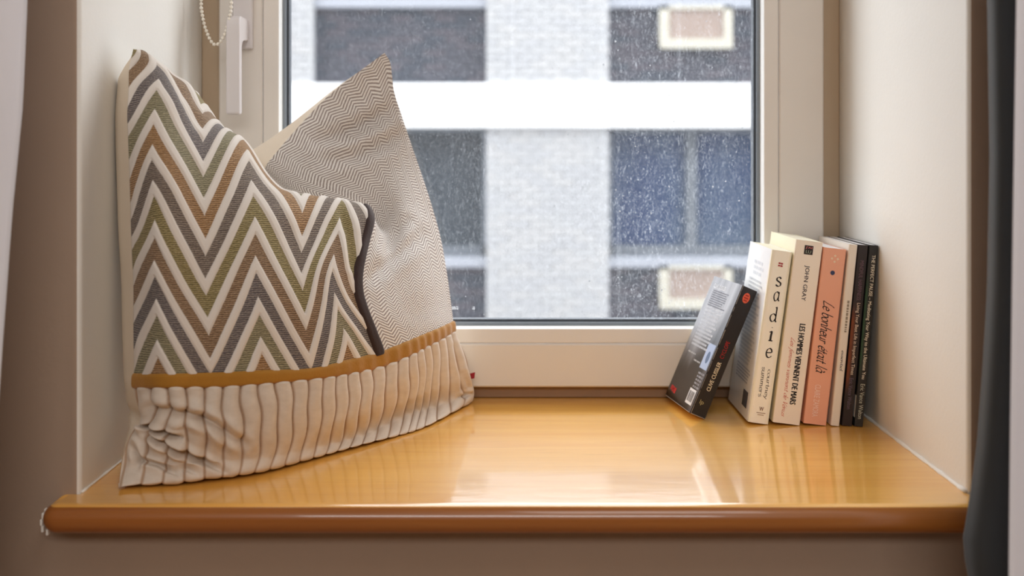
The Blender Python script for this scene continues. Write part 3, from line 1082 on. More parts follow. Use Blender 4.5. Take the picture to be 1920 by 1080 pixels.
def cushion():
    base = np.array((-0.23, 1.33, 0.0))
    root = empty('cushion', tuple(base))
    tag(root, 'large square cushion with zigzag, herringbone and ribbed cream panels, leaning in the window corner', 'cushion')
    def panel(name, u0, u1, v0, v1, nu, nv, kind, mat, tp):
        us = np.linspace(u0, u1, nu); vs_ = np.linspace(v0, v1, nv)
        G = front(us, vs_)
        N = normals(G)
        UU, VV = np.meshgrid(us, vs_)
        d = relief(G, N, kind, UU, VV) * taper(UU, VV, *tp)
        G = G + N * d[..., None]
        return grid_mesh(name, G, cord_u(UU, VV) if kind == 'cord' else UU, VV, mat, root, off=base)
    panel('zigzag_panel', -.55, 4.85, V0, 8.6, 260, 380, 'chevron', chevron_mat(), (-.55, None, V0, None))
    panel('herringbone_panel', 4.85, 8.1, V0, 8.6, 150, 340, 'herring', herring_mat(), (None, 8.1, V0, None))
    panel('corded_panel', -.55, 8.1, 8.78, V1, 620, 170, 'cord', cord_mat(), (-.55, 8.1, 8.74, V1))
    # tan ribbon between the cloths, dark ribbon down the seam
    def ribbon(name, u0, u1, v0, v1, nu, nv, lift, mat, across):
        us = np.linspace(u0, u1, nu); vs_ = np.linspace(v0, v1, nv)
        G = front(us, vs_); N = normals(front(np.linspace(u0 - .05, u1 + .05, nu), np.linspace(v0 - .05, v1 + .05, nv)))
        UU, VV = np.meshgrid(us, vs_)
        s = (VV - v0) / (v1 - v0) if across == 'v' else (UU - u0) / (u1 - u0)
        prof = np.clip(1 - np.abs(2 * s - 1) ** 4, 0, 1) ** .5
        d = relief(G, N, '', UU, VV) * taper(UU, VV, -.55, 8.1, None, None) + lift * (prof - .35)
        if across == 'v':
            d += .0006 * np.sin(UU / .345 * 2 * math.pi) * np.clip((UU - 3) / 2, .1, 1)
        G = G + N * d[..., None]
        return grid_mesh(name, G, UU, VV, mat, root, off=base)
    tan = simple('tan_velvet_ribbon', (166, 116, 44), .7, .12, 60, .4, .15, sheen=.3)
    brn = simple('dark_brown_ribbon', (58, 44, 41), .75, .15, 80, .4, .15, sheen=.2)
    r1 = ribbon('tan_ribbon', -.55, 8.1, 8.40, 8.87, 400, 14, .0046, tan, 'v')
    r1['label'] = 'tan velvet ribbon'
    r2 = ribbon('brown_ribbon', 4.71, 5.0, 3.0, 8.5, 14, 200, .0052, brn, 'u')
    r2['label'] = 'dark brown ribbon'
    # back cover: spans the same seam and bulges towards the corner of the window
    nu, nv = 90, 130
    us = np.linspace(-.55, 8.1, nu); vs_ = np.linspace(V0, V1, nv)
    G = front(us, vs_)
    a = np.linspace(0, 1, nu)[None, :, None]; c = np.linspace(0, 1, nv)[:, None, None]
    T = ((1 - c) * G[:1] + c * G[-1:] + (1 - a) * G[:, :1] + a * G[:, -1:]
         - ((1 - c) * (1 - a) * G[0, 0] + (1 - c) * a * G[0, -1] + c * (1 - a) * G[-1, 0] + c * a * G[-1, -1]))
    bul = (np.clip(4 * a * (1 - a), 0, 1) * np.clip(4 * c * (1 - c), 0, 1)) ** .42
    up = np.clip(1 - c * 2.4, 0, 1) * np.clip(1 - np.abs(a - .75) / .3, 0, 1)
    up = np.exp(-((a - .66) / .17) ** 2) * np.clip((1 - a) / .1, 0, 1) * np.clip(1 - c * 2.0, 0, 1) * np.clip(c / .05, 0, 1)
    lf = np.exp(-((a - .055) / .05) ** 2) * (1 + .5 * np.exp(-((c - .80) / .03) ** 2)) * (1 - .9 / (1 + np.exp(-(c - .843) / .006))) * np.clip(a / .03, 0, 1) * np.clip(c / .08, 0, 1) * np.clip((1 - c) / .08, 0, 1)
    T = T - bul * .062 * np.array(FN) + up * np.array((-.034, 0.0, .030)) + lf * np.array((-.016, .008, 0.0))
    UU, VV = np.meshgrid(us, vs_)
    back = simple('cream_cotton_back', (226, 212, 194), .85, .04, 25, .3, .15)
    grid_mesh('back_cover', T, UU, VV, back, root, flip=True, off=base)
    # little red label sewn into the far seam
    p = at(884, 706, 1.528)
    red = simple('red_care_label', (150, 28, 40), .7)
    MB().add([(p.x - .004, p.y, p.z - .004), (p.x + .004, p.y - .002, p.z - .002), (p.x + .005, p.y - .001, p.z + .006), (p.x - .002, p.y, p.z + .004)],
             [(0, 1, 2, 3)]).build('care_label', red, root).location = -Vector(base)
    lab = root.children[-1]
    so = lab.modifiers.new('thick', 'SOLIDIFY'); so.thickness = .0008


cushion()

# ------------------------------------------------------------------ lettering
BOLD_N = {}


def font_mesh(txt, bold=0.0, shear=0.0):
    cu = bpy.data.curves.new('lettering', 'FONT')
    cu.body = txt
    cu.size = 1.0
    cu.resolution_u = 2
    cu.shear = shear
    ob = bpy.data.objects.new('lettering', cu)
    COL.objects.link(ob)
    dg = bpy.context.evaluated_depsgraph_get()
    me = bpy.data.meshes.new_from_object(ob.evaluated_get(dg))
    v = [(q.co.x, q.co.y) for q in me.vertices]
    f = [tuple(p.vertices) for p in me.polygons]
    bpy.data.objects.remove(ob)
    bpy.data.curves.remove(cu)
    bpy.data.meshes.remove(me)
    if bold:      # heavier strokes: the letters struck three times, a hair apart
        n = len(v)
        v = v + [(x - bold, y) for x, y in v] + [(x + bold, y) for x, y in v]
        f = f + [tuple(i + n for i in q) for q in f] + [tuple(i + 2 * n for i in q) for q in f]
        BOLD_N[id(v)] = n
    return v, f


# pen-drawn alphabet (x right, y up, x-height 1)
GLY = {
 'a': (.95, [[(.78,.82),(.5,1),(.15,.8),(.05,.4),(.25,.03),(.55,.1),(.78,.5)], [(.8,1),(.78,.5),(.78,.15),(.95,.05)]]),
 'b': (.85, [[(.12,1.85),(.1,1),(.1,.1)], [(.1,.6),(.3,.95),(.6,.95),(.75,.5),(.55,.03),(.25,.02),(.1,.2)]]),
 'c': (.78, [[(.7,.8),(.45,1),(.15,.8),(.06,.45),(.2,.08),(.5,0),(.74,.2)]]),
 'd': (.95, [[(.76,.75),(.5,1),(.15,.82),(.05,.4),(.25,.02),(.55,.08),(.77,.45)], [(.62,1.78),(.78,1.85),(.78,.9),(.78,.12),(.95,.04)]]),
 'e': (.80, [[(.08,.52),(.5,.56),(.72,.62),(.66,.9),(.42,1.02),(.14,.82),(.06,.42),(.22,.06),(.5,0),(.76,.2)]]),
 'f': (.60, [[(.75,1.7),(.55,1.85),(.38,1.5),(.3,.6),(.2,-.5),(.0,-.65)], [(.08,.95),(.6,.98)]]),
 'h': (.95, [[(.14,1.85),(.12,1),(.1,0)], [(.11,.55),(.4,.98),(.66,.9),(.68,.5),(.7,.08),(.92,.06)]]),
 'i': (.45, [[(.05,.9),(.22,1),(.2,.5),(.2,.0)], [(.04,0),(.38,0)], [(.2,1.42),(.23,1.46)]]),
 'j': (.45, [[(.2,1),(.2,-.3)]]),
 'l': (.45, [[(.18,1.85),(.16,1),(.16,.12),(.36,.03)]]),
 'm': (1.35, [[(.04,.95),(.14,.98),(.13,.5),(.12,0)], [(.13,.6),(.38,1),(.58,.9),(.6,.4),(.6,0)], [(.6,.6),(.85,1),(1.06,.9),(1.08,.4),(1.1,.06),(1.3,.05)]]),
 'n': (.95, [[(.04,.95),(.14,.98),(.13,.5),(.12,0)], [(.13,.6),(.4,1),(.66,.9),(.68,.4),(.7,.06),(.92,.06)]]),
 'o': (.85, [[(.42,1),(.12,.82),(.05,.45),(.2,.06),(.45,0),(.72,.2),(.76,.6),(.62,.92),(.42,1)]]),
 'r': (.68, [[(.04,.92),(.16,.98),(.14,.5),(.13,0)], [(.14,.6),(.35,.95),(.62,.92)]]),
 's': (.72, [[(.6,.84),(.42,1),(.16,.9),(.14,.66),(.36,.52),(.6,.36),(.58,.1),(.32,0),(.06,.14)]]),
 't': (.58, [[(.28,1.5),(.24,.8),(.24,.16),(.4,0),(.58,.12)], [(.02,.98),(.52,1.0)]]),
 'u': (.95, [[(.04,.95),(.14,.98),(.12,.45),(.2,.06),(.45,.02),(.7,.4)], [(.72,1),(.71,.4),(.74,.06),(.94,.06)]]),
 'v': (.85, [[(.05,1),(.36,.02)], [(.36,.02),(.74,1)]]),
 'y': (.85, [[(.05,1),(.38,.1)], [(.74,1),(.38,.05),(.16,-.5),(-.02,-.55)]]),
 'L': (.95, [[(.5,1.6),(.62,1.85),(.4,1.5),(.22,.6),(.08,.05),(.4,.02),(.95,.12)]]),
 'V': (1.0, [[(.0,1.6),(.15,1.8),(.4,.02)], [(.4,.02),(.85,1.6),(1.1,1.8)]]),
 'é': (.80, None), 'à': (.95, None), ' ': (.55, []),
}
ACC = {'é': ('e', [(.36, 1.22), (.66, 1.55)]), 'à': ('a', [(.28, 1.55), (.55, 1.22)])}


def pen_mesh(txt, wmin=.05, wmax=.15, nib=0.6, slant=0.0, space=1.0):
    v, f, x0 = [], [], 0.0
    for ch in txt:
        if ch in ACC:
            strokes = GLY[ACC[ch][0]][1] + [ACC[ch][1]]
            adv = GLY[ch][0]
        else:
            adv, strokes = GLY[ch]
        for st in strokes:
            p = np.array(st, float)
            if len(p) > 2:
                xs = np.arange(len(p)); p = hermite(np.linspace(0, len(p) - 1, 5 * (len(p) - 1) + 1), xs, p)
            t = np.gradient(p, axis=0)
            t /= np.linalg.norm(t, axis=1, keepdims=True) + 1e-9
            nrm = np.stack([-t[:, 1], t[:, 0]], 1)
            ang = np.arctan2(t[:, 1], t[:, 0])
            w = wmin + (wmax - wmin) * np.abs(np.sin(ang - nib))
            a = p + nrm * w[:, None] / 2; b = p - nrm * w[:, None] / 2
            n0 = len(v)
            for q in np.concatenate([a, b]):
                v.append((x0 + q[0] + slant * q[1], q[1]))
            n = len(p)
            f += [(n0 + i, n0 + n + i, n0 + n + i + 1, n0 + i + 1) for i in range(n - 1)]
        x0 += adv * space
    return v, f


def place(name, vf, origin, xd, yd, length, height, mat, parent, lift):
    """fit a flat mesh into length x height: origin is the lower left corner in the parent's frame, xd/yd its axes"""
    v, f = vf
    a = np.array(v, float)
    lo, hi = a.min(0), a.max(0)
    sc = ((length if length else 0) / (hi[0] - lo[0]), (height if height else 0) / (hi[1] - lo[1]))
    if not length: sc = (sc[1], sc[1])
    if not height: sc = (sc[0], sc[0])
    xd, yd, o = np.array(xd, float), np.array(yd, float), np.array(origin, float)
    nz = np.cross(xd, yd)
    pts = o + (a[:, :1] - lo[0]) * sc[0] * xd + (a[:, 1:2] - lo[1]) * sc[1] * yd + nz * lift
    k = BOLD_N.pop(id(v), 0)
    if k:
        pts[k:2 * k] += nz * .00004
        pts[2 * k:] += nz * .00008
    ff = []
    for q in f:
        p = pts[list(q)]
        n = np.cross(p[1] - p[0], p[2] - p[0])
        ff.append(q if np.dot(n, nz) > 0 else q[::-1])
    return mesh_obj(name, pts, ff, mat, parent)


def quads(rects):
    v, f = [], []
    for x0, y0, x1, y1 in rects:
        n = len(v)
        v += [(x0, y0), (x1, y0), (x1, y1), (x0, y1)]
        f.append((n, n + 1, n + 2, n + 3))
    return v, f


def disc(n=24, r=1.0, inner=0.0):
    if inner:
        v = [(r * math.cos(2 * math.pi * k / n), r * math.sin(2 * math.pi * k / n)) for k in range(n)]
        v += [(inner * math.cos(2 * math.pi * k / n), inner * math.sin(2 * math.pi * k / n)) for k in range(n)]
        return v, [(k, (k + 1) % n, n + (k + 1) % n, n + k) for k in range(n)]
    return [(r * math.cos(2 * math.pi * k / n), r * math.sin(2 * math.pi * k / n)) for k in range(n)], [tuple(range(n))]


def textlines(rows, w, seed, lead=1.0, ragged=.25, gap=.45):
    """unreadable print: rows of word-sized dashes"""
    r = random.Random(seed)
    out = []
    for i in range(rows):
        x, y = 0.0, (rows - i) * lead
        end = w * (1 - r.random() * ragged * (1 if i % 6 != 5 else 2.4))
        while x < end:
            l = r.uniform(.6, 2.6)
            out.append((x, y, min(x + l, w), y + lead * (1 - gap)))
            x += l + .5
    return quads(out)


# ------------------------------------------------------------------ books
paper = None
def paper_mat(name, rgb):
    m, nt, b = new_mat(name)
    g = NG(nt)
    n1 = g.noise(1.0, g.coord('Object', (2600, 6, 6)), 2, .6)
    c = lin(*rgb)
    g.link(g.mix(n1, tuple(x * .84 for x in c[:3]) + (1,), c), b.inputs['Base Color'])
    b.inputs['Roughness'].default_value = .8
    b.inputs['Specular IOR Level'].default_value = .2
    return m


M['paper_cream'] = paper_mat('cream_page_edges', (247, 241, 220))
M['paper_white'] = paper_mat('white_page_edges', (244, 242, 244))
INK = {}
def ink(rgb, rough=.5):
    if rgb not in INK:
        INK[rgb] = simple('ink_%d_%d_%d' % rgb, rgb, rough, .02, 30)
    return INK[rgb]


def book(name, label, w, D, H, br_px, br_py, lean, yaw, spine_m, cover_m, pages, left_m=None, rad=.002, drop=.0, square=.0):
    """spine faces the room (-y), thickness runs to -x from the lower right spine corner, pages towards the window (+y)"""
    d = FPX * CAMZ / (br_py - CY)
    root = empty(name, ((br_px - CX) * d / FPX, d, 0.0005), (0, math.radians(lean), math.radians(yaw)))
    tag(root, label, 'book', 'books standing on the sill')
    th = .0006 if not square else .0016
    # outer U outline seen from above
    def U_(x0, x1, y0, y1, r, n=6):
        pts = [(x1, y1)]
        for k in range(n + 1):
            a = -math.pi / 2 * k / n
            pts.append((x1 - r + r * math.cos(a), y0 + r + r * math.sin(a)))
        for k in range(n + 1):
            a = -math.pi / 2 - math.pi / 2 * k / n
            pts.append((x0 + r + r * math.cos(a), y0 + r + r * math.sin(a)))
        pts.append((x0, y1))
        return pts
    outer = U_(-w, 0, 0, D, rad)
    inner = U_(-w + th, -th, th, D, max(rad - th, .0004))
    n = len(outer)
    vs_ = [(x, y, z) for z in (0, H) for x, y in outer] + [(x, y, z) for z in (0, H) for x, y in inner]
    fs, mi = [], []
    for i in range(n - 1):
        fs.append((i, n + i, n + i + 1, i + 1)); 
        ymid = (outer[i][1] + outer[i + 1][1]) / 2
        xmid = (outer[i][0] + outer[i + 1][0]) / 2
        mi.append(0 if ymid < rad * .75 + 1e-5 else (2 if xmid < -w / 2 else 1))
        fs.append((2 * n + i, 2 * n + i + 1, 3 * n + i + 1, 3 * n + i)); mi.append(1)
        fs.append((i, i + 1, 2 * n + i + 1, 2 * n + i)); mi.append(1)
        fs.append((n + i, 3 * n + i, 3 * n + i + 1, n + i + 1)); mi.append(1)
    for i in (0, n - 1):
        q = (i, 2 * n + i, 3 * n + i, n + i)
        fs.append(q if i else q[::-1]); mi.append(1)
    # outward orientation
    ff = []
    for q, k in zip(fs, range(len(fs))):
        ff.append(q)
    cov = mesh_obj('cover', vs_, ff, parent=root, mats=[spine_m, cover_m, left_m or cover_m], midx=mi)
    cov.data.validate()
    import bmesh as _bm
    b_ = _bm.new(); b_.from_mesh(cov.data); _bm.ops.recalc_face_normals(b_, faces=b_.faces); b_.to_mesh(cov.data); b_.free()
    for p in cov.data.polygons:
        p.use_smooth = False
    q = square
    MB().box(-w + th, -th, th + .0004, D - .0006 - 2 * q, q, H - .0004 - drop - q).build('page_block', pages, root)
    # helper to print on the spine: a in 0..1 across, z0..z1 heights
    return root


UPv, DNv = (0, 0, 1), (0, 0, -1)
def spine_text(root, name, vf, w, c, z0, z1, thick, mat, down=True, lift=.00022):
    """text running along the spine; c = its middle across the spine from the left (metres), thick = letter height"""
    if down:
        return place(name, vf, (-w + c - thick / 2, 0, z1), (0, 0, -1), (1, 0, 0), z1 - z0, thick, mat, root, lift)
    return place(name, vf, (-w + c + thick / 2, 0, z0), (0, 0, 1), (-1, 0, 0), z1 - z0, thick, mat, root, lift)


def spine_up(root, name, vf, w, c, z0, width, height, mat, lift=.00022):
    return place(name, vf, (-w + c - width / 2, 0, z0), (1, 0, 0), (0, 0, 1), width, height, mat, root, lift)


def back_print(root, name, vf, w, y_right, z0, width, height, mat, lift=.00022):
    """on the left cover: x runs towards the spine; y_right = distance of its right end from the spine"""
    return place(name, vf, (-w, y_right + width, z0), (0, -1, 0), (0, 0, 1), width, height, mat, root, lift)


# 1 - black pocket paperback leaning on the others
def black_cover():
    m, nt, b = new_mat('black_cover_with_silver_sky')
    g = NG(nt)
    tc = g.n('ShaderNodeTexCoord'); sp = g.n('ShaderNodeSeparateXYZ')
    g.link(tc.outputs['Object'], sp.inputs[0])
    beam = g.math('ADD', sp.outputs[2], g.math('MULTIPLY', sp.outputs[1], .55))
    f = g.smooth(g.math('ADD', beam, g.math('MULTIPLY', g.noise(40, g.coord('Object', (1, 1, .2))), .05)), .115, .18)
    cool = g.mix(g.noise(1.0, g.coord('Object', (30, 90, 6)), 3), lin(120, 122, 130), lin(206, 208, 214))
    c = g.mix(f, lin(34, 32, 33), cool)
    c = g.mix(g.math('MULTIPLY', g.smooth(sp.outputs[1], .02, .006), .6), c, lin(92, 90, 96))
    g.link(c, b.inputs['Base Color'])
    b.inputs['Roughness'].default_value = .3
    b.inputs['Coat Weight'].default_value = .3
    return m


bk = simple('black_glossy_spine', (34, 30, 31), .34, .1, 50, .1, .5)
w, H = .0215, .1735
b1 = book('book', 'small black paperback with an orange oval on its spine, leaning steeply on the row', w, .107, H, 1322, 787, 23.5, 9.0, bk, bk, M['paper_cream'], black_cover(), rad=.0012)
spine_text(b1, 'author_lettering', font_mesh('CLIVE CUSSLER', .012), w, w * .50, .034, .073, .0052, ink((236, 224, 196)), down=False)
spine_text(b1, 'title_lettering', font_mesh('CYCLOPE', .004), w, w * .50, .078, .101, .0054, ink((176, 34, 34)), down=False)
spine_up(b1, 'publisher_mark', font_mesh('lp', 0), w, w * .42, .014, .0055, .007, ink((176, 164, 120)))
ov = spine_up(b1, 'oval_logo', disc(28), w, w * .50, .1535, .0092, .0135, ink((222, 96, 66)), .0002)
spine_up(b1, 'oval_logo_mark', quads([(.1, .08, .9, .26), (0, .4, 1, .58), (.1, .74, .9, .92)]), w, w * .50, .156, .0058, .0085, ink((158, 44, 34)), .0003)
wh = ink((226, 226, 228))
back_print(b1, 'blurb_print', textlines(12, 30, 3), w, .026, .078, .064, .055, ink((196, 198, 204)))
back_print(b1, 'blurb_print', textlines(8, 30, 4), w, .026, .134, .064, .022, ink((112, 112, 122)))
back_print(b1, 'author_print', font_mesh('CLIVE CUSSLER', .02), w, .048, .1585, .046, .0058, ink((244, 246, 250)))
back_print(b1, 'blurb_print', textlines(1, 9, 6), w, .060, .067, .030, .002, ink((190, 190, 190)))
back_print(b1, 'blurb_print', textlines(1, 9, 7), w, .034, .060, .024, .002, ink((190, 190, 190)))
back_print(b1, 'credit_print', textlines(5, 6, 8, ragged=.5), w, .004, .030, .022, .021, ink((150, 150, 156)))
ph = back_print(b1, 'photo_patch', quads([(0, 0, 1, 1)]), w, .004, .056, .026, .034, ink((168, 184, 214)), .0002)
back_print(b1, 'photo_shape', disc(20), w, .010, .064, .011, .016, ink((88, 108, 142)), .0003)
back_print(b1, 'red_logo', quads([(0, .25, .3, 1), (.33, .1, .62, .95), (.65, 0, 1, .85), (.28, .4, .7, .7)]), w, .076, .009, .022, .0085, ink((206, 52, 52)))
back_print(b1, 'barcode_label', quads([(0, 0, 1, 1)]), w, .007, .008, .024, .020, ink((236, 236, 238)), .0002)
rb = random.Random(5); x, bars = 0, []
while x < 40:
    l = rb.choice((.6, 1, 1.6)); bars.append((x, 0, x + l, 10)); x += l + rb.choice((.7, 1.1, 1.8))
back_print(b1, 'barcode_bars', quads(bars), w, .0095, .0115, .019, .0135, ink((70, 70, 76)), .0003)

# worn white edges of the black book's spine
rw = random.Random(9); y_, strips = 0.0, []
while y_ < H - .004:
    l = rw.uniform(.004, .020)
    strips.append((0, y_, rw.uniform(.00025, .0006), min(y_ + l, H)))
    y_ += l + rw.uniform(.0, .006)
we = ink((186, 176, 166))
place('worn_edge', quads(strips), (-w + .0009, 0, 0), (1, 0, 0), (0, 0, 1), .0006, H, we, b1, .0002)
place('worn_edge', quads([(0, 0, 1, .0005)]), (-w + .001, 0, 0.0001), (1, 0, 0), (0, 0, 1), w - .002, .0005, we, b1, .0002)
place('worn_edge', quads([(0, 0, 1, .0006)]), (-w, .105, 0.0001), (0, -1, 0), (0, 0, 1), .102, .0006, we, b1, .0002)

# 2 - cream hardback-size paperback with big letters
crm = simple('cream_matt_cover', (246, 240, 226), .42, .03, 20)
whc = simple('white_matt_cover', (238, 238, 240), .35, .02, 20)
w, H, D = .0258, .2145, .128
b2 = book('book', 'thick cream book with tall widely spaced black letters down the spine', w, D, H, 1441, 797, 8.0, 0, crm, whc, M['paper_cream'], whc, rad=.006)
hz = lambda y: (797 - y) / 317.0 * .2145
blk = ink((38, 32, 30))
for ch, y0, y1, cx, wd in (('s', 546, 527, .53, .0074), ('a', 573, 554, .53, .0080), ('d', 611, 582, .51, .0092), ('i', 646, 620, .52, .0052), ('e', 677, 658, .54, .0082)):
    spine_up(b2, 'title_letter', pen_mesh(ch, .07, .19, .5), w, w * cx, hz(y0), wd, hz(y1) - hz(y0), blk)
gy = ink((78, 68, 60))
spine_text(b2, 'author_lettering', pen_mesh('courtney', .08, .17, .5), w, w * .66, hz(752), hz(697), .0058, gy)
spine_text(b2, 'author_lettering', pen_mesh('summers', .08, .17, .5), w, w * .38, hz(749), hz(694), .0036, gy)
spine_up(b2, 'red_logo', quads([(0, .05, .45, .4), (.5, 0, 1, .38), (.05, .6, .5, 1), (.55, .55, 1, .95)]), w, w * .50, hz(509), .0058, .0052, ink((164, 46, 52)))
spine_up(b2, 'publisher_mark', font_mesh('W', .03), w, w * .56, hz(774), .0055, .005, ink((136, 104, 86)))
spine_up(b2, 'publisher_line', quads([(0, 0, 1, .3), (.15, -.9, .85, -.6)]), w, w * .56, hz(782), .011, .0032, ink((146, 116, 94)))
lg = ink((208, 210, 216)); lg2 = ink((182, 184, 194))
back_print(b2, 'blurb_heading', textlines(3, 9, 11, ragged=.5), w, .030, .176, .055, .018, lg)
back_print(b2, 'blurb_print', textlines(22, 34, 12), w, .022, .062, .080, .108, lg)
back_print(b2, 'blurb_print', textlines(5, 34, 13), w, .022, .040, .080, .018, lg2)
back_print(b2, 'barcode_label', quads([(0, 0, 1, 1)]), w, .018, .012, .028, .020, ink((84, 84, 92)), .0002)

# 3 - cream paperback, black capitals and red script
ivory = simple('ivory_satin_cover', (243, 231, 216), .4, .03, 20)
ivl = simple('ivory_cover_side', (240, 230, 200), .4, .03, 20)
w, H, D = .0335, .2265, .135
b3 = book('book', 'broad ivory paperback with bold black capitals and red script on the spine', w, D, H, 1499.8, 798.5, 7.3, 0, ivory, ivl, M['paper_cream'], ivl, rad=.002)
hz = lambda y: (798 - y) / 337.0 * .2265
spine_text(b3, 'author_lettering', font_mesh('JOHN GRAY', .012), w, w * .52, hz(571), hz(506), .0068, ink((62, 54, 60)))
spine_text(b3, 'title_lettering', font_mesh('LES HOMMES VIENNENT DE MARS', .05), w, w * .63, hz(762), hz(613), .0072, ink((26, 22, 26)))
spine_text(b3, 'subtitle_lettering', pen_mesh('Les femmes viennent de Vénus', .09, .17, .9, .35), w, w * .33, hz(786), hz(640), .0078, ink((204, 96, 78)))
spine_up(b3, 'logo_box', quads([(0, 0, 1, 1)]), w, w * .50, hz(486), .0108, .0112, ink((40, 32, 34)), .0002)
spine_up(b3, 'logo_lettering', font_mesh("J'AI", .02), w, w * .50, hz(486) + .0065, .0082, .0034, ink((204, 120, 116)), .0003)
spine_up(b3, 'logo_lettering', font_mesh('LU', .02), w, w * .50, hz(486) + .0015, .0066, .0038, ink((150, 160, 140)), .0003)

# 4 - salmon paperback
sal = simple('salmon_matt_cover', (236, 172, 145), .45, .04, 20)
w, H, D = .0282, .2175, .128
b4 = book('book', 'salmon pink paperback with a small blue dot and handwritten title', w, D, H, 1549.5, 799, 6.6, 0, sal, sal, M['paper_white'], rad=.002)
hz = lambda y: (799 - y) / 324.0 * .2175
spine_text(b4, 'title_lettering', pen_mesh('Le bonheur était là', .09, .20, .9, .35), w, w * .50, hz(705), hz(572), .0150, ink((44, 34, 34)))
spine_text(b4, 'author_lettering', font_mesh('CLAIRE ZAMORA', .004), w, w * .44, hz(785), hz(726), .0070, ink((248, 214, 200)))
spine_up(b4, 'blue_dot', disc(22), w, w * .50, hz(524), .0056, .0056, ink((58, 66, 100)))
for dx, dz in ((0, .0036), (0, -.0036), (.0036, 0), (-.0036, 0)):
    spine_up(b4, 'diamond_mark', disc(4), w, w * .53 + dx, hz(494) - .0016 + dz, .0034, .0034, ink((238, 214, 186)))

# 5 - thin pale book
pale = simple('pale_stone_cover', (234, 224, 211), .4, .03, 20)
w, H, D = .0108, .2232, .138
b5 = book('book', 'thin pale stone coloured book beside the salmon one', w, D, H, 1574.4, 800, 5.8, 0, pale, pale, M['paper_white'], rad=.0025)
hz = lambda y: (800 - y) / 337.0 * .2232
spine_text(b5, 'faint_lettering', textlines(1, 22, 21, ragged=.01), w, w * .55, hz(626), hz(567), .0026, ink((150, 138, 122)))
spine_text(b5, 'title_lettering', pen_mesh('essentiel', .09, .19, .6, .1), w, w * .52, hz(698), hz(660), .0040, ink((52, 44, 40)))

# 6, 7 - two slim dark paperbacks
drk = simple('dark_aubergine_cover', (44, 34, 36), .4, .2, 30)
def streak_mat(name, a, bcol, zc, zr):
    m, nt, b = new_mat(name)
    g = NG(nt)
    tc = g.n('ShaderNodeTexCoord'); sp = g.n('ShaderNodeSeparateXYZ')
    g.link(tc.outputs['Object'], sp.inputs[0])
    z = g.math('DIVIDE', g.math('ABSOLUTE', g.math('SUBTRACT', sp.outputs[2], zc)), zr)
    xx = g.smooth(sp.outputs[0], -.006, -.011)
    f = g.math('MULTIPLY', g.math('SUBTRACT', 1.0, g.smooth(z, .5, 1.0)), xx)
    g.link(g.mix(g.math('MULTIPLY', f, g.math('MULTIPLY_ADD', g.noise(90, g.coord('Object')), .8, .5), clamp=True), lin(*a), lin(*bcol)), b.inputs['Base Color'])
    b.inputs['Roughness'].default_value = .36
    return m


w, H, D = .0124, .2225, .138
b6 = book('book', 'slim dark aubergine book with rust coloured edge and pale lettering', w, D, H, 1597.7, 800, 5.2, 0, streak_mat('aubergine_rust_cover', (40, 31, 33), (122, 62, 32), .095, .06), drk, M['paper_white'], rad=.001)
hz = lambda y: (800 - y) / 337.0 * .2225
spine_text(b6, 'title_lettering', font_mesh('MINDFUL HAPPINESS:', .006), w, w * .50, hz(567), hz(492), .0050, ink((112, 84, 96)))
spine_text(b6, 'subtitle_lettering', font_mesh('Living Your Best Life in Imperfect Times', .006), w, w * .50, hz(705), hz(571), .0054, ink((226, 206, 186)))
spine_text(b6, 'author_lettering', font_mesh('Eric Vance Walton', .004), w, w * .50, hz(769), hz(711), .0048, ink((104, 88, 104)))
grn = simple('dark_green_cover', (40, 44, 44), .4, .1, 30)
w, H, D = .0104, .2225, .138
b7 = book('book', 'slim dark green book at the end of the row against the wall', w, D, H, 1618, 801, 4.8, 0, streak_mat('black_green_cover', (38, 38, 39), (44, 84, 56), .125, .07), grn, M['paper_white'], rad=.001)
hz = lambda y: (801 - y) / 337.0 * .2225
cr_ink = ink((228, 222, 204))
spine_text(b7, 'title_lettering', font_mesh('THE PERFECT PAUSE – Meditating Your Way to the Ultimate You', .012), w, w * .52, hz(713), hz(482), .0056, cr_ink)
spine_text(b7, 'author_lettering', font_mesh('Eric Vance Walton', .004), w, w * .56, hz(787), hz(722), .0052, ink((190, 194, 178)))
back_print(b7, 'white_label', quads([(0, 0, 1, 1)]), w, .0012, .0105, .03, .0270, ink((226, 226, 222)), .0002)

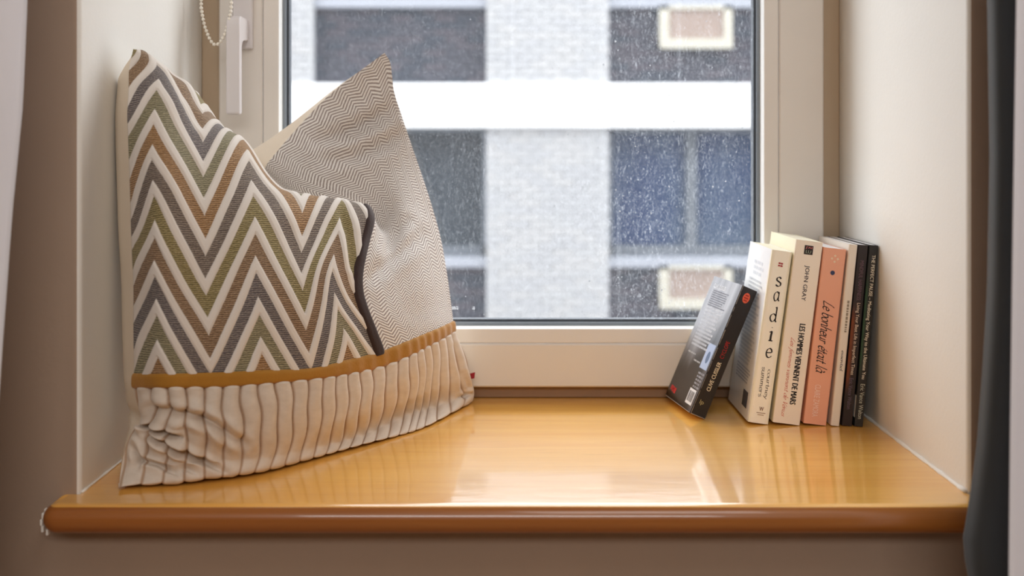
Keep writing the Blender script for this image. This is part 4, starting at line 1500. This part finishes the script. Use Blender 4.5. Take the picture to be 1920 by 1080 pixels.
# ------------------------------------------------------------------ curtains
def curtain(name, label, edge, inner, z0, z1, y_c, amp, waves, mat, sgn, nu=90, nz=110, ph=0.0, thick=.0012, lean=0.0, sharp=1.0):
    """edge(z), inner(z): x of the two sides; gathered folds between them"""
    vs_, uv = [], []
    for j in range(nz):
        z = z0 + (z1 - z0) * j / (nz - 1)
        xa, xb = edge(z), inner(z)
        for i in range(nu):
            s = i / (nu - 1)
            x = xa + (xb - xa) * s
            a = amp * (0.75 + .25 * math.sin(z * 3 + s * 4))
            wv = math.sin(2 * math.pi * waves * s + ph + .35 * math.sin(z * 2.1 + 1))
            wv = math.copysign(abs(wv) ** sharp, wv)
            vs_.append((x + .25 * a * math.sin(4 * math.pi * waves * s + ph), y_c + lean * (s if sgn > 0 else s) + a * wv, z))
    fs = [(j * nu + i, j * nu + i + 1, (j + 1) * nu + i + 1, (j + 1) * nu + i) for j in range(nz - 1) for i in range(nu - 1)]
    o = mesh_obj(name, vs_, fs, mat, None, True)
    so = o.modifiers.new('thick', 'SOLIDIFY'); so.thickness = thick
    tag(o, label, 'curtain')
    return o


def interp(pts):
    xs = np.array([p[0] for p in pts]); ys = np.array([p[1] for p in pts])
    o = np.argsort(xs); xs, ys = xs[o], ys[o]
    return lambda z: float(np.interp(z, xs, ys))


def edge_px(pts, d, ext_top, ext_bot):
    L = [(at(px, py, d).z, at(px, py, d).x) for px, py in pts]
    L = [(1.65, ext_top)] + L + [(-.7, ext_bot)]
    return interp(L)


dl = .985
e1 = edge_px([(46, -200), (46, 0), (38, 200), (20, 400), (4, 660), (-8, 900), (-20, 1080)], 1.028, -.442, -.50)
e1_ = e1
e1 = lambda z: e1_(z) - .006
curtain('curtain', 'white curtain hanging at the wall beside the cushion', e1, lambda z: e1(z) - .42, -.68, 1.62, dl + .02, .028, 4.0, M['curtain_white'], -1, ph=1.2)
dr_ = .985
e2 = edge_px([(1848, -250), (1850, 0), (1854, 290), (1850, 540), (1841, 700), (1831, 840), (1814, 960), (1806, 1010), (1814, 1060), (1826, 1110), (1840, 1250)], 1.024, .425, .44)
e2_ = e2
e2 = lambda z: e2_(z) - .0062
i2 = lambda z: .4475
curtain('curtain', 'charcoal grey curtain gathered beside the books and the wall', e2, lambda z: .50, -.68, 1.62, dr_ + .03, .028, 1.15, M['curtain_dark'], 1, ph=2.9)
dw = .925
e3 = edge_px([(1906, -200), (1905, 0), (1898, 500), (1894, 800), (1891, 1080)], dw, .41, .40)
curtain('curtain', 'white curtain in front of the charcoal one', e3, lambda z: e3(z) + .40, -.68, 1.62, dw, .022, 5.0, M['curtain_white'], 1, ph=-1.0)
